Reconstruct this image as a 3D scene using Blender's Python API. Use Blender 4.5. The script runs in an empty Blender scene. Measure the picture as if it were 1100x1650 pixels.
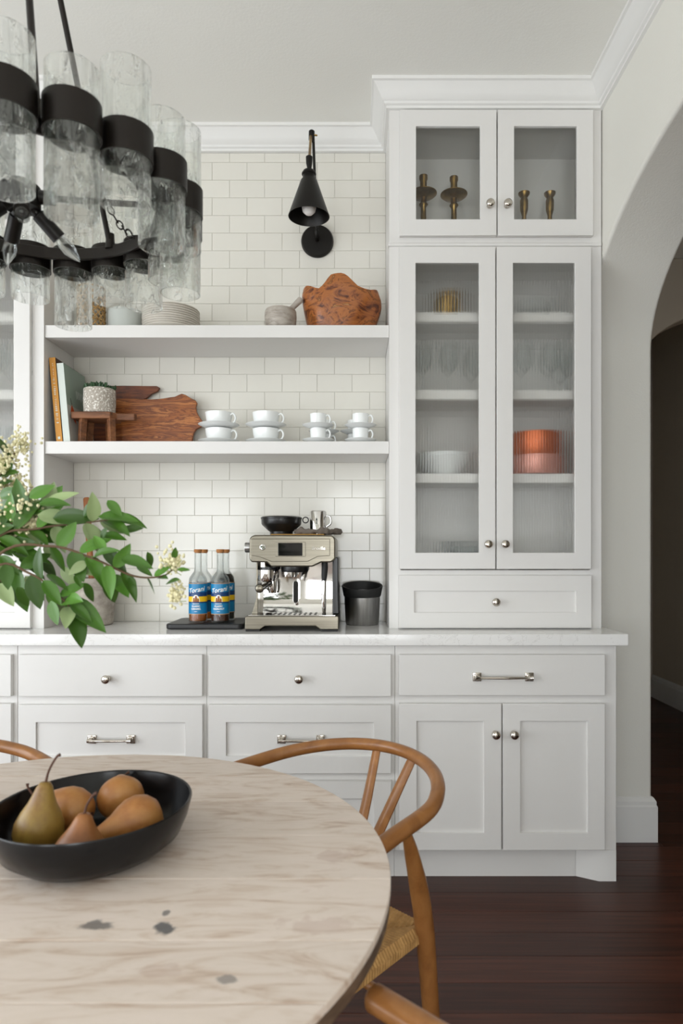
import bpy, bmesh, math, random
from mathutils import Vector, Matrix, Euler
random.seed(7)
PI = math.pi
SC = bpy.context.scene
COL = SC.collection
# ------------------------------------------------------------------ camera
F, VX, VY, EYE = 1080.0, 570.0, 890.0, 1.235      # focal length (px of the 1100x1650 frame), vanishing point, eye height
cam = bpy.data.cameras.new('camera'); camo = bpy.data.objects.new('camera', cam); COL.objects.link(camo)
camo.location = (0, 0, EYE); camo.rotation_euler = (PI/2, 0, 0)
cam.sensor_fit = 'VERTICAL'; cam.sensor_height = 36.0; cam.lens = F/1650*36
cam.shift_x = (550-VX)/1650; cam.shift_y = (VY-825)/1650
cam.clip_start = 0.05
cam.dof.use_dof = True; cam.dof.focus_distance = 2.62; cam.dof.aperture_fstop = 5.0
SC.camera = camo
# ------------------------------------------------------------------ light
SC.view_settings.view_transform = 'Standard'; SC.view_settings.look = 'None'
SC.view_settings.exposure = 0.0; SC.view_settings.gamma = 1.0; SC.view_settings.use_curve_mapping = False
SC.cycles.max_bounces = 14; SC.cycles.diffuse_bounces = 5; SC.cycles.glossy_bounces = 6
SC.cycles.transmission_bounces = 12; SC.cycles.transparent_max_bounces = 24
SC.cycles.sample_clamp_indirect = 6.0; SC.cycles.use_denoising = True
w = bpy.data.worlds.new('daylight'); SC.world = w; w.use_nodes = True
bg = w.node_tree.nodes['Background']; bg.inputs[0].default_value = (0.75, 0.87, 1.0, 1); bg.inputs[1].default_value = 2.0
def area(name, loc, rot, sx, sy, power, col):
    l = bpy.data.lights.new(name, 'AREA'); l.shape = 'RECTANGLE'; l.size = sx; l.size_y = sy; l.energy = power; l.color = col
    o = bpy.data.objects.new(name, l); COL.objects.link(o); o.location = loc; o.rotation_euler = rot
    return o
area('window_daylight_left_offscreen', (-2.98, 0.0, 1.35), (0, -PI/2, 0), 2.2, 3.6, 88, (0.985, 0.995, 0.99))
area('window_daylight_rear_offscreen', (0.15, -3.28, 1.15), (PI/2, 0, 0), 1.1, 2.0, 50, (0.985, 0.995, 0.99))
area('window_daylight_far_offscreen', (-2.0, -3.28, 1.15), (PI/2, 0, 0), 1.4, 2.0, 44, (0.985, 0.995, 0.99))

# ------------------------------------------------------------------ helpers
def P(px, py, Y): return Vector(((px-VX)*Y/F, Y, EYE-(py-VY)*Y/F))
def XP(px, Y): return (px-VX)*Y/F
def ZP(py, Y): return EYE-(py-VY)*Y/F
def lin(h):
    h = h.lstrip('#'); c = [int(h[i:i+2], 16)/255 for i in (0, 2, 4)]
    return tuple((x/12.92 if x <= 0.04045 else ((x+0.055)/1.055)**2.4) for x in c) + (1,)
MATS = {}
def mat(name, col, rough=0.5, metal=0.0, **kw):
    m = bpy.data.materials.new(name); m.use_nodes = True
    nt = m.node_tree; b = nt.nodes['Principled BSDF']
    b.inputs['Base Color'].default_value = lin(col) if isinstance(col, str) else col
    b.inputs['Roughness'].default_value = rough; b.inputs['Metallic'].default_value = metal
    for k, v in kw.items():
        b.inputs[k.replace('_', ' ')].default_value = v
    MATS[name] = m; return m
def N(nt, t, **kw):
    n = nt.nodes.new(t)
    for k, v in kw.items():
        if k in n.inputs: n.inputs[k].default_value = v
        else: setattr(n, k, v)
    return n
def coords(nt, scale=(1, 1, 1), kind='Object', rot=(0, 0, 0)):
    tc = N(nt, 'ShaderNodeTexCoord'); mp = N(nt, 'ShaderNodeMapping')
    mp.inputs['Scale'].default_value = scale; mp.inputs['Rotation'].default_value = rot
    nt.links.new(tc.outputs[kind], mp.inputs['Vector']); return mp.outputs['Vector']
def ramp(nt, src, stops):
    r = N(nt, 'ShaderNodeValToRGB'); e = r.color_ramp.elements
    while len(e) < len(stops): e.new(0.5)
    for x, (p, c) in zip(e, stops): x.position = p; x.color = lin(c)
    nt.links.new(src, r.inputs['Fac']); return r.outputs['Color']
def bump(m, src, strength, dist=0.002):
    nt = m.node_tree; b = N(nt, 'ShaderNodeBump'); b.inputs['Strength'].default_value = strength; b.inputs['Distance'].default_value = dist
    nt.links.new(src, b.inputs['Height']); nt.links.new(b.outputs['Normal'], nt.nodes['Principled BSDF'].inputs['Normal'])
def noisy(m, scale, stops, bmp=0.0, detail=6, dist=0.002, distortion=0.0, kind='Object', rot=(0,0,0)):
    nt = m.node_tree; v = coords(nt, scale, kind, rot)
    n = N(nt, 'ShaderNodeTexNoise', Scale=1.0, Detail=detail, Roughness=0.6, Distortion=distortion); nt.links.new(v, n.inputs['Vector'])
    c = ramp(nt, n.outputs['Fac'], stops); nt.links.new(c, nt.nodes['Principled BSDF'].inputs['Base Color'])
    if bmp: bump(m, n.outputs['Fac'], bmp, dist)
    return m
def per_object(m, amount=0.25):
    """vary value a little from one piece to the next"""
    nt = m.node_tree; b = nt.nodes['Principled BSDF']; inp = b.inputs['Base Color']
    hs = N(nt, 'ShaderNodeHueSaturation'); oi = N(nt, 'ShaderNodeObjectInfo')
    mr = N(nt, 'ShaderNodeMapRange'); mr.inputs['To Min'].default_value = 1-amount; mr.inputs['To Max'].default_value = 1+amount
    nt.links.new(oi.outputs['Random'], mr.inputs['Value']); nt.links.new(mr.outputs['Result'], hs.inputs['Value'])
    if inp.is_linked: nt.links.new(inp.links[0].from_socket, hs.inputs['Color'])
    else: hs.inputs['Color'].default_value = inp.default_value
    nt.links.new(hs.outputs['Color'], inp)
def thin_glass(name, tint, clear, ior=1.45, rough=0.0, bump_scale=None, bstr=0.3, bdist=0.003):
    """clear share passes straight through, the rest refracts"""
    m = bpy.data.materials.new(name); m.use_nodes = True; nt = m.node_tree
    nt.nodes.remove(nt.nodes['Principled BSDF']); out = nt.nodes['Material Output']
    g = N(nt, 'ShaderNodeBsdfGlass', IOR=ior, Roughness=rough); g.inputs['Color'].default_value = tint
    t = N(nt, 'ShaderNodeBsdfTransparent'); t.inputs['Color'].default_value = tint
    mx = N(nt, 'ShaderNodeMixShader'); mx.inputs[0].default_value = 1-clear
    nt.links.new(t.outputs[0], mx.inputs[1]); nt.links.new(g.outputs[0], mx.inputs[2]); nt.links.new(mx.outputs[0], out.inputs['Surface'])
    if bump_scale:
        v = coords(nt, bump_scale); n = N(nt, 'ShaderNodeTexNoise', Scale=1.0, Detail=3.0); nt.links.new(v, n.inputs['Vector'])
        b = N(nt, 'ShaderNodeBump'); b.inputs['Strength'].default_value = bstr; b.inputs['Distance'].default_value = bdist
        mr = N(nt, 'ShaderNodeMapRange'); mr.inputs['From Min'].default_value = 0.57; mr.inputs['From Max'].default_value = 0.68; nt.links.new(n.outputs['Fac'], mr.inputs['Value'])
        nt.links.new(mr.outputs['Result'], b.inputs['Height']); nt.links.new(b.outputs['Normal'], g.inputs['Normal'])
    MATS[name] = m; return m
def pane_glass(name, tint):
    m = bpy.data.materials.new(name); m.use_nodes = True; nt = m.node_tree
    nt.nodes.remove(nt.nodes['Principled BSDF']); out = nt.nodes['Material Output']
    g = N(nt, 'ShaderNodeBsdfGlossy', Roughness=0.0); t = N(nt, 'ShaderNodeBsdfTransparent'); t.inputs['Color'].default_value = tint
    fr = N(nt, 'ShaderNodeFresnel', IOR=1.45); mx = N(nt, 'ShaderNodeMixShader')
    nt.links.new(fr.outputs[0], mx.inputs[0]); nt.links.new(t.outputs[0], mx.inputs[1]); nt.links.new(g.outputs[0], mx.inputs[2])
    nt.links.new(mx.outputs[0], out.inputs['Surface']); MATS[name] = m; return m

class MB:
    def __init__(s): s.v = []; s.f = []
    def add(s, vs, fs):
        n = len(s.v); s.v += [tuple(x) for x in vs]; s.f += [tuple(i+n for i in f) for f in fs]; return s
    def box(s, x0, x1, y0, y1, z0, z1):
        v = [(x, y, z) for z in (z0, z1) for y in (y0, y1) for x in (x0, x1)]
        return s.add(v, [(0,2,3,1),(4,5,7,6),(0,1,5,4),(2,6,7,3),(0,4,6,2),(1,3,7,5)])
    def frame(s, x0, x1, z0, z1, m, y0, y1, mz=None):
        """rectangular ring in the xz plane, member width m"""
        mz = m if mz is None else mz
        o = [(x0,z0),(x1,z0),(x1,z1),(x0,z1)]; i = [(x0+m,z0+mz),(x1-m,z0+mz),(x1-m,z1-mz),(x0+m,z1-mz)]
        v = [(a,y,b) for y in (y0,y1) for (a,b) in o+i]; f = []
        for k in range(4):
            j = (k+1) % 4
            f += [(k,j,4+j,4+k), (8+k,12+k,12+j,8+j), (k,8+k,8+j,j), (4+k,4+j,12+j,12+k)]
        return s.add(v, f)
    def prism(s, poly, a0, a1, plane='xz'):
        n = len(poly)
        mk = {'xz': lambda p, a: (p[0], a, p[1]), 'yz': lambda p, a: (a, p[0], p[1]), 'xy': lambda p, a: (p[0], p[1], a)}[plane]
        v = [mk(p, a0) for p in poly] + [mk(p, a1) for p in poly]
        return s.add(v, [tuple(range(n)), tuple(range(2*n-1, n-1, -1))] + [(i, (i+1) % n, n+(i+1) % n, n+i) for i in range(n)])
    def lathe(s, prof, n=24, c=(0,0,0), sx=1.0, sy=1.0, M=None):
        v = []; rows = []
        for r, z in prof:
            if r < 1e-6: rows.append([len(v)]); v.append((0, 0, z))
            else:
                rows.append(list(range(len(v), len(v)+n)))
                v += [(r*sx*math.cos(2*PI*k/n), r*sy*math.sin(2*PI*k/n), z) for k in range(n)]
        f = []
        for a, b in zip(rows, rows[1:]):
            for k in range(n):
                j = (k+1) % n
                if len(a) == 1 and len(b) == 1: continue
                if len(a) == 1: f.append((a[0], b[j], b[k]))
                elif len(b) == 1: f.append((a[k], a[j], b[0]))
                else: f.append((a[k], a[j], b[j], b[k]))
        if M is not None: v = [M @ Vector(p) for p in v]
        return s.add([(x+c[0], y+c[1], z+c[2]) for x, y, z in v], f)
    def tube(s, pts, r, n=10, cap=True, flat=1.0, up=None):
        pts = [Vector(p) for p in pts]; m = len(pts)
        rs = [r]*m if isinstance(r, (int, float)) else list(r)
        tang = [((pts[min(i+1, m-1)]-pts[max(i-1, 0)]).normalized()) for i in range(m)]
        u = Vector(up) if up else (Vector((0,0,1)) if abs(tang[0].z) < 0.9 else Vector((1,0,0)))
        a = (u - tang[0]*u.dot(tang[0])).normalized(); v = []; f = []
        for i in range(m):
            t = tang[i]; a = (a - t*a.dot(t)).normalized(); b = t.cross(a)
            v += [pts[i]+(a*math.cos(2*PI*k/n)*flat+b*math.sin(2*PI*k/n))*rs[i] for k in range(n)]
        for i in range(m-1):
            for k in range(n):
                j = (k+1) % n; f.append((i*n+k, i*n+j, (i+1)*n+j, (i+1)*n+k))
        if cap: f += [tuple(range(n-1, -1, -1)), tuple(range((m-1)*n, m*n))]
        return s.add(v, f)
    def cyl(s, p0, p1, r0, r1=None, n=20): return s.tube([p0, p1], [r0, r0 if r1 is None else r1], n)
    def torus(s, c, R, r, ax='z', n=24, m=8, sx=1.0, sy=1.0):
        v = []; f = []
        for i in range(n):
            A = 2*PI*i/n
            for j in range(m):
                B = 2*PI*j/m; rr = R+r*math.cos(B); p = (rr*math.cos(A)*sx, rr*math.sin(A)*sy, r*math.sin(B))
                p = {'z': p, 'y': (p[0], p[2], p[1]), 'x': (p[2], p[0], p[1])}[ax]; v.append((p[0]+c[0], p[1]+c[1], p[2]+c[2]))
                f.append((i*m+j, ((i+1) % n)*m+j, ((i+1) % n)*m+(j+1) % m, i*m+(j+1) % m))
        return s.add(v, f)
    def xform(s, M): s.v = [tuple(M @ Vector(p)) for p in s.v]; return s
    def mesh(s, name, bevel=0, seg=2, smooth=True, angle=38, off=(0,0,0)):
        me = bpy.data.meshes.new(name); me.from_pydata([(x-off[0], y-off[1], z-off[2]) for x, y, z in s.v], [], s.f)
        bm = bmesh.new(); bm.from_mesh(me); bmesh.ops.recalc_face_normals(bm, faces=bm.faces)
        if bevel:
            es = [e for e in bm.edges if len(e.link_faces) == 2 and e.calc_face_angle(0) > 0.5]
            bmesh.ops.bevel(bm, geom=es, offset=bevel, segments=seg, affect='EDGES', profile=0.5, clamp_overlap=True)
        bm.to_mesh(me); wn = None
        if bevel and seg > 1 and smooth:      # big faces stay flat, bevels blend into them
            bm.verts.ensure_lookup_table(); bm.normal_update()
            wn = [sum((f.normal*f.calc_area() for f in v.link_faces), Vector()).normalized() for v in bm.verts]
        bm.free()
        if wn:
            for p in me.polygons: p.use_smooth = True
            me.normals_split_custom_set_from_vertices(wn)
        elif smooth:
            for p in me.polygons: p.use_smooth = True
            me.set_sharp_from_angle(angle=math.radians(angle))
        return me
    def build(s, name, m, parent=None, **kw):
        me = s.mesh(name, off=wloc(parent), **kw)
        me.materials.append(MATS[m] if isinstance(m, str) else m)
        return link(name, me, parent)
def wloc(o):
    v = Vector((0,0,0))
    while o is not None: v = v+Vector(o.location); o = o.parent
    return v
def link(name, me, parent=None, loc=(0,0,0), rot=(0,0,0)):
    o = bpy.data.objects.new(name, me); COL.objects.link(o); o.parent = parent; o.location = loc; o.rotation_euler = rot
    return o
def tag(o, label, cat, group=None):
    o['label'] = label; o['category'] = cat
    if group: o['group'] = group
    return o
def thing(name, label, cat, loc=(0,0,0), group=None):
    return tag(link(name, None, None, loc), label, cat, group)
def struct(o): o['kind'] = 'structure'; return o
def copy_tree(o, parent=None):
    c = o.copy(); COL.objects.link(c); c.parent = parent
    for ch in list(o.children): copy_tree(ch, c)
    return c
def clone(o, loc, label=None, group=None, rot=None):
    c = copy_tree(o); c.location = loc
    if rot is not None: c.rotation_euler = rot
    if label: c['label'] = label
    if group: c['group'] = group
    return c
def one(mb, name, m, label, cat, loc=(0,0,0), rot=(0,0,0), group=None, **kw):
    """a thing that is one mesh, built round its own origin"""
    me = mb.mesh(name, **kw); me.materials.append(MATS[m]); return tag(link(name, me, None, loc, rot), label, cat, group)
def text_geo(body, size, shear=0.0, bold=0.0, spacing=1.0):
    cu = bpy.data.curves.new('t', 'FONT'); cu.body = body; cu.size = size; cu.shear = shear; cu.offset = bold; cu.space_character = spacing
    cu.align_x = 'CENTER'; cu.align_y = 'CENTER'; cu.resolution_u = 3
    o = bpy.data.objects.new('t', cu); COL.objects.link(o); dg = bpy.context.evaluated_depsgraph_get(); dg.update()
    me = bpy.data.meshes.new_from_object(o.evaluated_get(dg))
    vs = [v.co.copy() for v in me.vertices]; fs = [tuple(p.vertices) for p in me.polygons]
    bpy.data.objects.remove(o); bpy.data.curves.remove(cu); bpy.data.meshes.remove(me); return vs, fs
def smoothpath(pts, k=6):
    """Catmull-Rom through pts"""
    pts = [Vector(p) for p in pts]; q = [pts[0]*2-pts[1]] + pts + [pts[-1]*2-pts[-2]]; out = []
    for i in range(1, len(q)-2):
        a, b, c, d = q[i-1:i+3]
        for j in range(k):
            t = j/k; out.append(0.5*((2*b)+(c-a)*t+(2*a-5*b+4*c-d)*t*t+(3*b-a-3*c+d)*t**3))
    out.append(pts[-1]); return out
def lerps(vals, n):
    m = len(vals)-1; out = []
    for i in range(n):
        t = i/(n-1)*m; k = min(int(t), m-1); out.append(vals[k]+(vals[k+1]-vals[k])*(t-k))
    return out

# ------------------------------------------------------------------ materials
mat('cabinet_paint', '#dedcd9', 0.38)
m = mat('wall_paint', '#e3e1d9', 0.8); v = coords(m.node_tree, (160,160,160)); n = N(m.node_tree, 'ShaderNodeTexNoise', Scale=1.0, Detail=3.0); m.node_tree.links.new(v, n.inputs['Vector']); bump(m, n.outputs['Fac'], 0.25, 0.003)
m = mat('hall_paint', '#cfc3b2', 0.85)
m = mat('ceiling_paint', '#efeee8', 0.9); v = coords(m.node_tree, (120,120,120)); n = N(m.node_tree, 'ShaderNodeTexNoise', Scale=1.0, Detail=3.0); m.node_tree.links.new(v, n.inputs['Vector']); bump(m, n.outputs['Fac'], 0.2, 0.003)
mat('trim_paint', '#e6e5e2', 0.4)
m = mat('tile_glaze', '#dcd9d0', 0.13); v = coords(m.node_tree, (14,14,14)); n = N(m.node_tree, 'ShaderNodeTexNoise', Scale=1.0, Detail=1.0); m.node_tree.links.new(v, n.inputs['Vector']); bump(m, n.outputs['Fac'], 0.03, 0.006); per_object(m, 0.012)
mat('grout', '#d2cfc6', 0.9)
m = mat('floor_wood', '#35201a', 0.36, **{'Specular_IOR_Level': 0.35}); noisy(m, (2.5, 40, 40), [(0.25, '#2a150f'), (0.5, '#48271c'), (0.8, '#633627')], 0.12, 8, 0.002, 0.4); per_object(m, 0.3)
m = mat('quartz', '#e9e8e6', 0.12); nt = m.node_tree; v = coords(nt, (9, 9, 9))
n = N(nt, 'ShaderNodeTexNoise', Scale=1.0, Detail=9.0, Roughness=0.65, Distortion=1.2); nt.links.new(v, n.inputs['Vector'])
nt.links.new(ramp(nt, n.outputs['Fac'], [(0.0, '#e9e8e6'), (0.488, '#ebeae8'), (0.5, '#d8d6d3'), (0.512, '#ebeae8'), (1.0, '#e6e5e2')]), nt.nodes['Principled BSDF'].inputs['Base Color'])
mat('nickel', '#c9c2b8', 0.12, 1.0)
mat('chrome', '#d9d7d4', 0.06, 1.0)
m = mat('brushed_steel', '#a8a396', 0.3, 1.0); noisy(m, (3, 60, 260), [(0.3, '#716c60'), (0.7, '#888275')], 0.03)
m = mat('steel_bucket', '#a5a4a2', 0.32, 1.0); noisy(m, (80, 80, 3), [(0.3, '#8f8e8c'), (0.7, '#b5b4b2')], 0.02)
mat('black_plastic', '#141414', 0.3)
mat('black_rubber', '#1b1b1b', 0.6)
mat('screen_glass', '#060606', 0.08)
m = mat('bronze', '#1e1915', 0.4, 0.6)
mat('lamp_black', '#15120f', 0.42, 0.5)
mat('bulb_white', '#f1eeea', 0.3)
mat('bowl_black', '#08080a', 0.22, **{'Specular_IOR_Level': 0.35})
m = mat('porcelain', '#eef0ef', 0.12)
m = mat('tray_black', '#1d1d1e', 0.42); noisy(m, (6, 60, 60), [(0.3, '#161617'), (0.7, '#242426')], 0.1)
mat('amber', '#c06a20', 0.12, **{'Transmission_Weight': 0.5}); mat('dark_amber', '#4a1f0e', 0.15, **{'Transmission_Weight': 0.15}); mat('dark_syrup', '#140a06', 0.15)
m = mat('cork', '#a9713f', 0.8)
mat('label_blue', '#1280b4', 0.35); mat('label_navy', '#0a3c72', 0.35); mat('label_yellow', '#f0c31c', 0.35); mat('label_white', '#f2f1ee', 0.4); mat('label_tan', '#c39a6b', 0.4); mat('label_brown', '#8b4b23', 0.5)
m = mat('burl_wood', '#8a4c22', 0.32); noisy(m, (9, 9, 16), [(0.25, '#200c05'), (0.38, '#5a2a10'), (0.46, '#96572a'), (0.54, '#a8652e'), (0.6, '#6b3614'), (0.7, '#b98746'), (0.92, '#8a4a1e')], 0.6, 8, 0.004, 2.2)
def wood(name, stops, scale, rough=0.45, bmp=0.08, distortion=0.8, rot=(0,0,0)):
    m = mat(name, '#888888', rough); noisy(m, scale, stops, bmp, 7, 0.0015, distortion, rot=rot); return m
wood('olive_wood', [(0.3, '#4a210c'), (0.43, '#a05c28'), (0.5, '#6b3514'), (0.58, '#b5713a'), (0.72, '#85481d')], (4, 4, 30), 0.4, 0.08, 1.6)
wood('walnut_board', [(0.3, '#35160a'), (0.5, '#6a3417'), (0.7, '#87491f')], (5, 5, 34), 0.42, 0.08, 1.5)
wood('stool_wood', [(0.3, '#4a2a15'), (0.5, '#76492a'), (0.75, '#8d5c36')], (8, 40, 40), 0.6, 0.15)
wood('spoon_wood', [(0.3, '#8a5028'), (0.7, '#a5673a')], (30, 30, 5), 0.55)
wood('chair_wood', [(0.25, '#7d5029'), (0.5, '#966436'), (0.75, '#a87543')], (14, 14, 14), 0.3, 0.03, 1.0)
m = wood('table_wood', [(0.28, '#b49c8a'), (0.40, '#cbb9aa'), (0.5, '#d6c8bc'), (0.62, '#daccc1'), (0.85, '#c2ae9e')], (5.0, 24, 24), 0.5, 0.12, 2.4)
nt = m.node_tree; b = nt.nodes['Principled BSDF']; prev = b.inputs['Base Color'].links[0].from_socket
geo = N(nt, 'ShaderNodeNewGeometry'); nz = N(nt, 'ShaderNodeTexNoise', Scale=45.0, Detail=4.0); nt.links.new(geo.outputs['Position'], nz.inputs['Vector'])
for sx, sy, r, stretch, amt in ((-0.242, 0.857, 0.013, 1.0, 0.85), (-0.250, 0.892, 0.007, 0.7, 0.7), (-0.332, 0.864, 0.012, 1.6, 0.7), (-0.143, 0.7535, 0.008, 1.5, 0.55), (-0.045, 0.862, 0.02, 2.2, 0.18), (-0.03, 1.06, 0.02, 1.5, 0.2), (-0.22, 0.77, 0.014, 1.5, 0.15)):
    sub = N(nt, 'ShaderNodeVectorMath', operation='SUBTRACT'); sub.inputs[1].default_value = (sx, sy, 0.755); nt.links.new(geo.outputs['Position'], sub.inputs[0])
    mul = N(nt, 'ShaderNodeVectorMath', operation='MULTIPLY'); mul.inputs[1].default_value = (1/stretch/r, 1/r, 0); nt.links.new(sub.outputs[0], mul.inputs[0])
    ln = N(nt, 'ShaderNodeVectorMath', operation='LENGTH'); nt.links.new(mul.outputs[0], ln.inputs[0])
    ad = N(nt, 'ShaderNodeMath', operation='MULTIPLY_ADD'); ad.inputs[1].default_value = 2.6; nt.links.new(nz.outputs['Fac'], ad.inputs[0])
    sb = N(nt, 'ShaderNodeMath', operation='SUBTRACT'); nt.links.new(ad.outputs[0], sb.inputs[0]); sb.inputs[1].default_value = 1.3; nt.links.new(ln.outputs['Value'], ad.inputs[2])
    mr = N(nt, 'ShaderNodeMapRange'); mr.inputs['From Min'].default_value = 0.75; mr.inputs['From Max'].default_value = 1.15; mr.inputs['To Min'].default_value = amt; mr.inputs['To Max'].default_value = 0.0
    nt.links.new(sb.outputs[0], mr.inputs['Value'])
    mx = N(nt, 'ShaderNodeMixRGB'); mx.inputs[2].default_value = lin('#3c4147' if amt > 0.3 else '#8d5a48'); nt.links.new(mr.outputs['Result'], mx.inputs[0]); nt.links.new(prev, mx.inputs[1]); prev = mx.outputs[0]
nt.links.new(prev, b.inputs['Base Color']); per_object(m, 0.03)
wood('table_edge', [(0.3, '#4a392c'), (0.6, '#6f5a48'), (0.8, '#857060')], (20, 20, 60), 0.65, 0.2)
m = mat('cord', '#b78b52', 0.75); noisy(m, (60, 60, 60), [(0.3, '#9c7440'), (0.7, '#c79b60')], 0.1); 
m = mat('pear_green', '#8a6a2a', 0.42); noisy(m, (22, 22, 14), [(0.3, '#6e4a1e'), (0.5, '#8c7030'), (0.7, '#7a5a24')], 0.05)
m = mat('pear_brown', '#a8672f', 0.42); noisy(m, (25, 25, 25), [(0.3, '#8b5528'), (0.5, '#a36d38'), (0.75, '#b38348')], 0.05)
m = mat('pear_russet', '#9a5526', 0.42); noisy(m, (25, 25, 25), [(0.3, '#75431c'), (0.5, '#8a5628'), (0.75, '#9a6a38')], 0.05)
mat('pear_stem', '#4a2a18', 0.7)
mat('leaf_top', '#446c22', 0.36); per_object(MATS['leaf_top'], 0.45)
mat('leaf_pale', '#8ea070', 0.5); per_object(MATS['leaf_pale'], 0.25)
for k in ('leaf_top', 'leaf_pale'):
    MATS[k].node_tree.nodes['Principled BSDF'].inputs['Subsurface Weight'].default_value = 0.0
mat('twig', '#5b4630', 0.8); mat('bud', '#ddd6ae', 0.7); mat('bud_green', '#9aa260', 0.7)
m = mat('stone_crock', '#a39b90', 0.85); noisy(m, (30, 30, 30), [(0.3, '#8a8177'), (0.7, '#b5ada2')], 0.3)
m = mat('concrete', '#b6aea3', 0.9); nt = m.node_tree; v = coords(nt, (150, 150, 150)); n = N(nt, 'ShaderNodeTexNoise', Scale=1.0, Detail=5.0); nt.links.new(v, n.inputs['Vector']); nt.links.new(ramp(nt, n.outputs['Fac'], [(0.35, '#a39a8e'), (0.56, '#b4aca1'), (0.6, '#e6e2da')]), nt.nodes['Principled BSDF'].inputs['Base Color']); bump(m, n.outputs['Fac'], 0.5, 0.004)
m = mat('marble_grey', '#a59c91', 0.5); noisy(m, (14, 14, 40), [(0.3, '#83796f'), (0.5, '#a89f95'), (0.75, '#bfb7ac')], 0.05, 6, 0.002, 1.5)
mat('succulent', '#2c4a2a', 0.5)
mat('book_yellow', '#cf9038', 0.55); mat('book_dark', '#4b3226', 0.6); mat('book_green', '#8fa193', 0.45); mat('book_spine', '#cfd6cf', 0.5); mat('page', '#d9d3c4', 0.9); mat('book_grey', '#b9b8b0', 0.5); mat('chili', '#c2501f', 0.5); mat('chili_dark', '#2d2018', 0.6)
m = mat('brass', '#9a7a45', 0.35, 1.0); noisy(m, (30, 30, 30), [(0.3, '#6f5630'), (0.7, '#a98a52')])
mat('copper', '#c0643a', 0.35, 0.6); mat('copper_pink', '#c98b7c', 0.35, 0.4)
mat('plate_glaze', '#d8d2c8', 0.35); mat('canister_grey', '#b9bdb8', 0.3)
m = mat('rattan', '#a98351', 0.7); noisy(m, (70, 70, 70), [(0.3, '#80602f'), (0.7, '#c09a63')], 0.2)
mat('cloth_brown', '#6b625a', 0.95); mat('vase_white', '#dcd9d3', 0.4)
mat('paper_tan', '#b58a4a', 0.8)
thin_glass('reeded_glass', (0.99, 0.992, 0.984, 1), 0.42, 1.42, 0.0)
m = thin_glass('chandelier_glass', (0.985, 0.993, 0.988, 1), 0.6, 1.45)
nt = m.node_tree; g = [n for n in nt.nodes if n.type == 'BSDF_GLASS'][0]; mx = [n for n in nt.nodes if n.type == 'MIX_SHADER'][0]
n = N(nt, 'ShaderNodeTexNoise', Scale=1.0, Detail=3.0, Distortion=0.6); nt.links.new(coords(nt, (70, 70, 32)), n.inputs['Vector'])
seed = N(nt, 'ShaderNodeMapRange'); seed.inputs['From Min'].default_value = 0.54; seed.inputs['From Max'].default_value = 0.64; nt.links.new(n.outputs['Fac'], seed.inputs['Value'])
bp = N(nt, 'ShaderNodeBump'); bp.inputs['Strength'].default_value = 0.9; bp.inputs['Distance'].default_value = 0.003; nt.links.new(seed.outputs['Result'], bp.inputs['Height']); nt.links.new(bp.outputs['Normal'], g.inputs['Normal'])
lw = N(nt, 'ShaderNodeLayerWeight', Blend=0.5); sq = N(nt, 'ShaderNodeMath', operation='POWER'); sq.inputs[1].default_value = 2.5; nt.links.new(lw.outputs['Facing'], sq.inputs[0])
ad = N(nt, 'ShaderNodeMath', operation='MULTIPLY_ADD'); ad.inputs[1].default_value = 0.7; ad.inputs[2].default_value = 0.16; nt.links.new(sq.outputs[0], ad.inputs[0])
a2_ = N(nt, 'ShaderNodeMath', operation='MULTIPLY_ADD', use_clamp=True); a2_.inputs[1].default_value = 0.38; nt.links.new(seed.outputs['Result'], a2_.inputs[0]); nt.links.new(ad.outputs[0], a2_.inputs[2])
nt.links.new(a2_.outputs[0], mx.inputs[0])
thin_glass('clear_glass', (0.96, 0.97, 0.97, 1), 0.6, 1.4)
pane_glass('pane_glass', (0.985, 0.99, 0.98, 1))

# ------------------------------------------------------------------ room shell
CEIL = 3.08; XR, XR2 = 0.985, 1.275; YB = 2.943; XN0, XN1 = -1.23, 0.14; XL0 = -2.075
YREAR, XLEFT, XH, YH = -3.2, -2.9, 2.56, 5.75
floor = struct(MB().box(XLEFT-0.2, XH+0.2, YREAR-0.2, YH+0.2, -0.12, -0.016).build('floor', 'floor_wood', None))
# planks along x, 5 inch boards
row = 0; y = 0.40; full = MB().box(-0.5, 0.5, 0, 0.1262, -0.016, 0).mesh('plank', bevel=0.0012, seg=1, smooth=False); full.materials.append(MATS['floor_wood'])
while y < 5.7:
    x = -1.25-random.random()*0.9
    while x < XH:
        L = random.choice((0.9, 1.2, 1.5, 1.8)); x1 = min(x+L, XH+0.1)
        if x1 > -1.2:
            o = link('plank', full, floor, ((x+x1)/2, y, 0)); o.scale = (x1-x-0.001, 1, 1)
        x = x1
    y += 0.127
ob = MB().box(XLEFT-0.2, XH+0.2, YREAR-0.2, 0.399, -0.016, 0).box(XLEFT-0.2, -1.2, 0.4, 2.95, -0.016, -0.0005).build('plank_field', 'floor_wood', floor); ob['kind'] = 'stuff'
struct(MB().box(XLEFT-0.2, XH+0.2, YREAR-0.2, YH+0.2, CEIL, CEIL+0.1).build('ceiling', 'ceiling_paint'))
wall_back = struct(MB().box(XLEFT-0.2, XR, YB+0.003, YB+0.13, 0, CEIL).build('wall_back', 'grout'))
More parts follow.
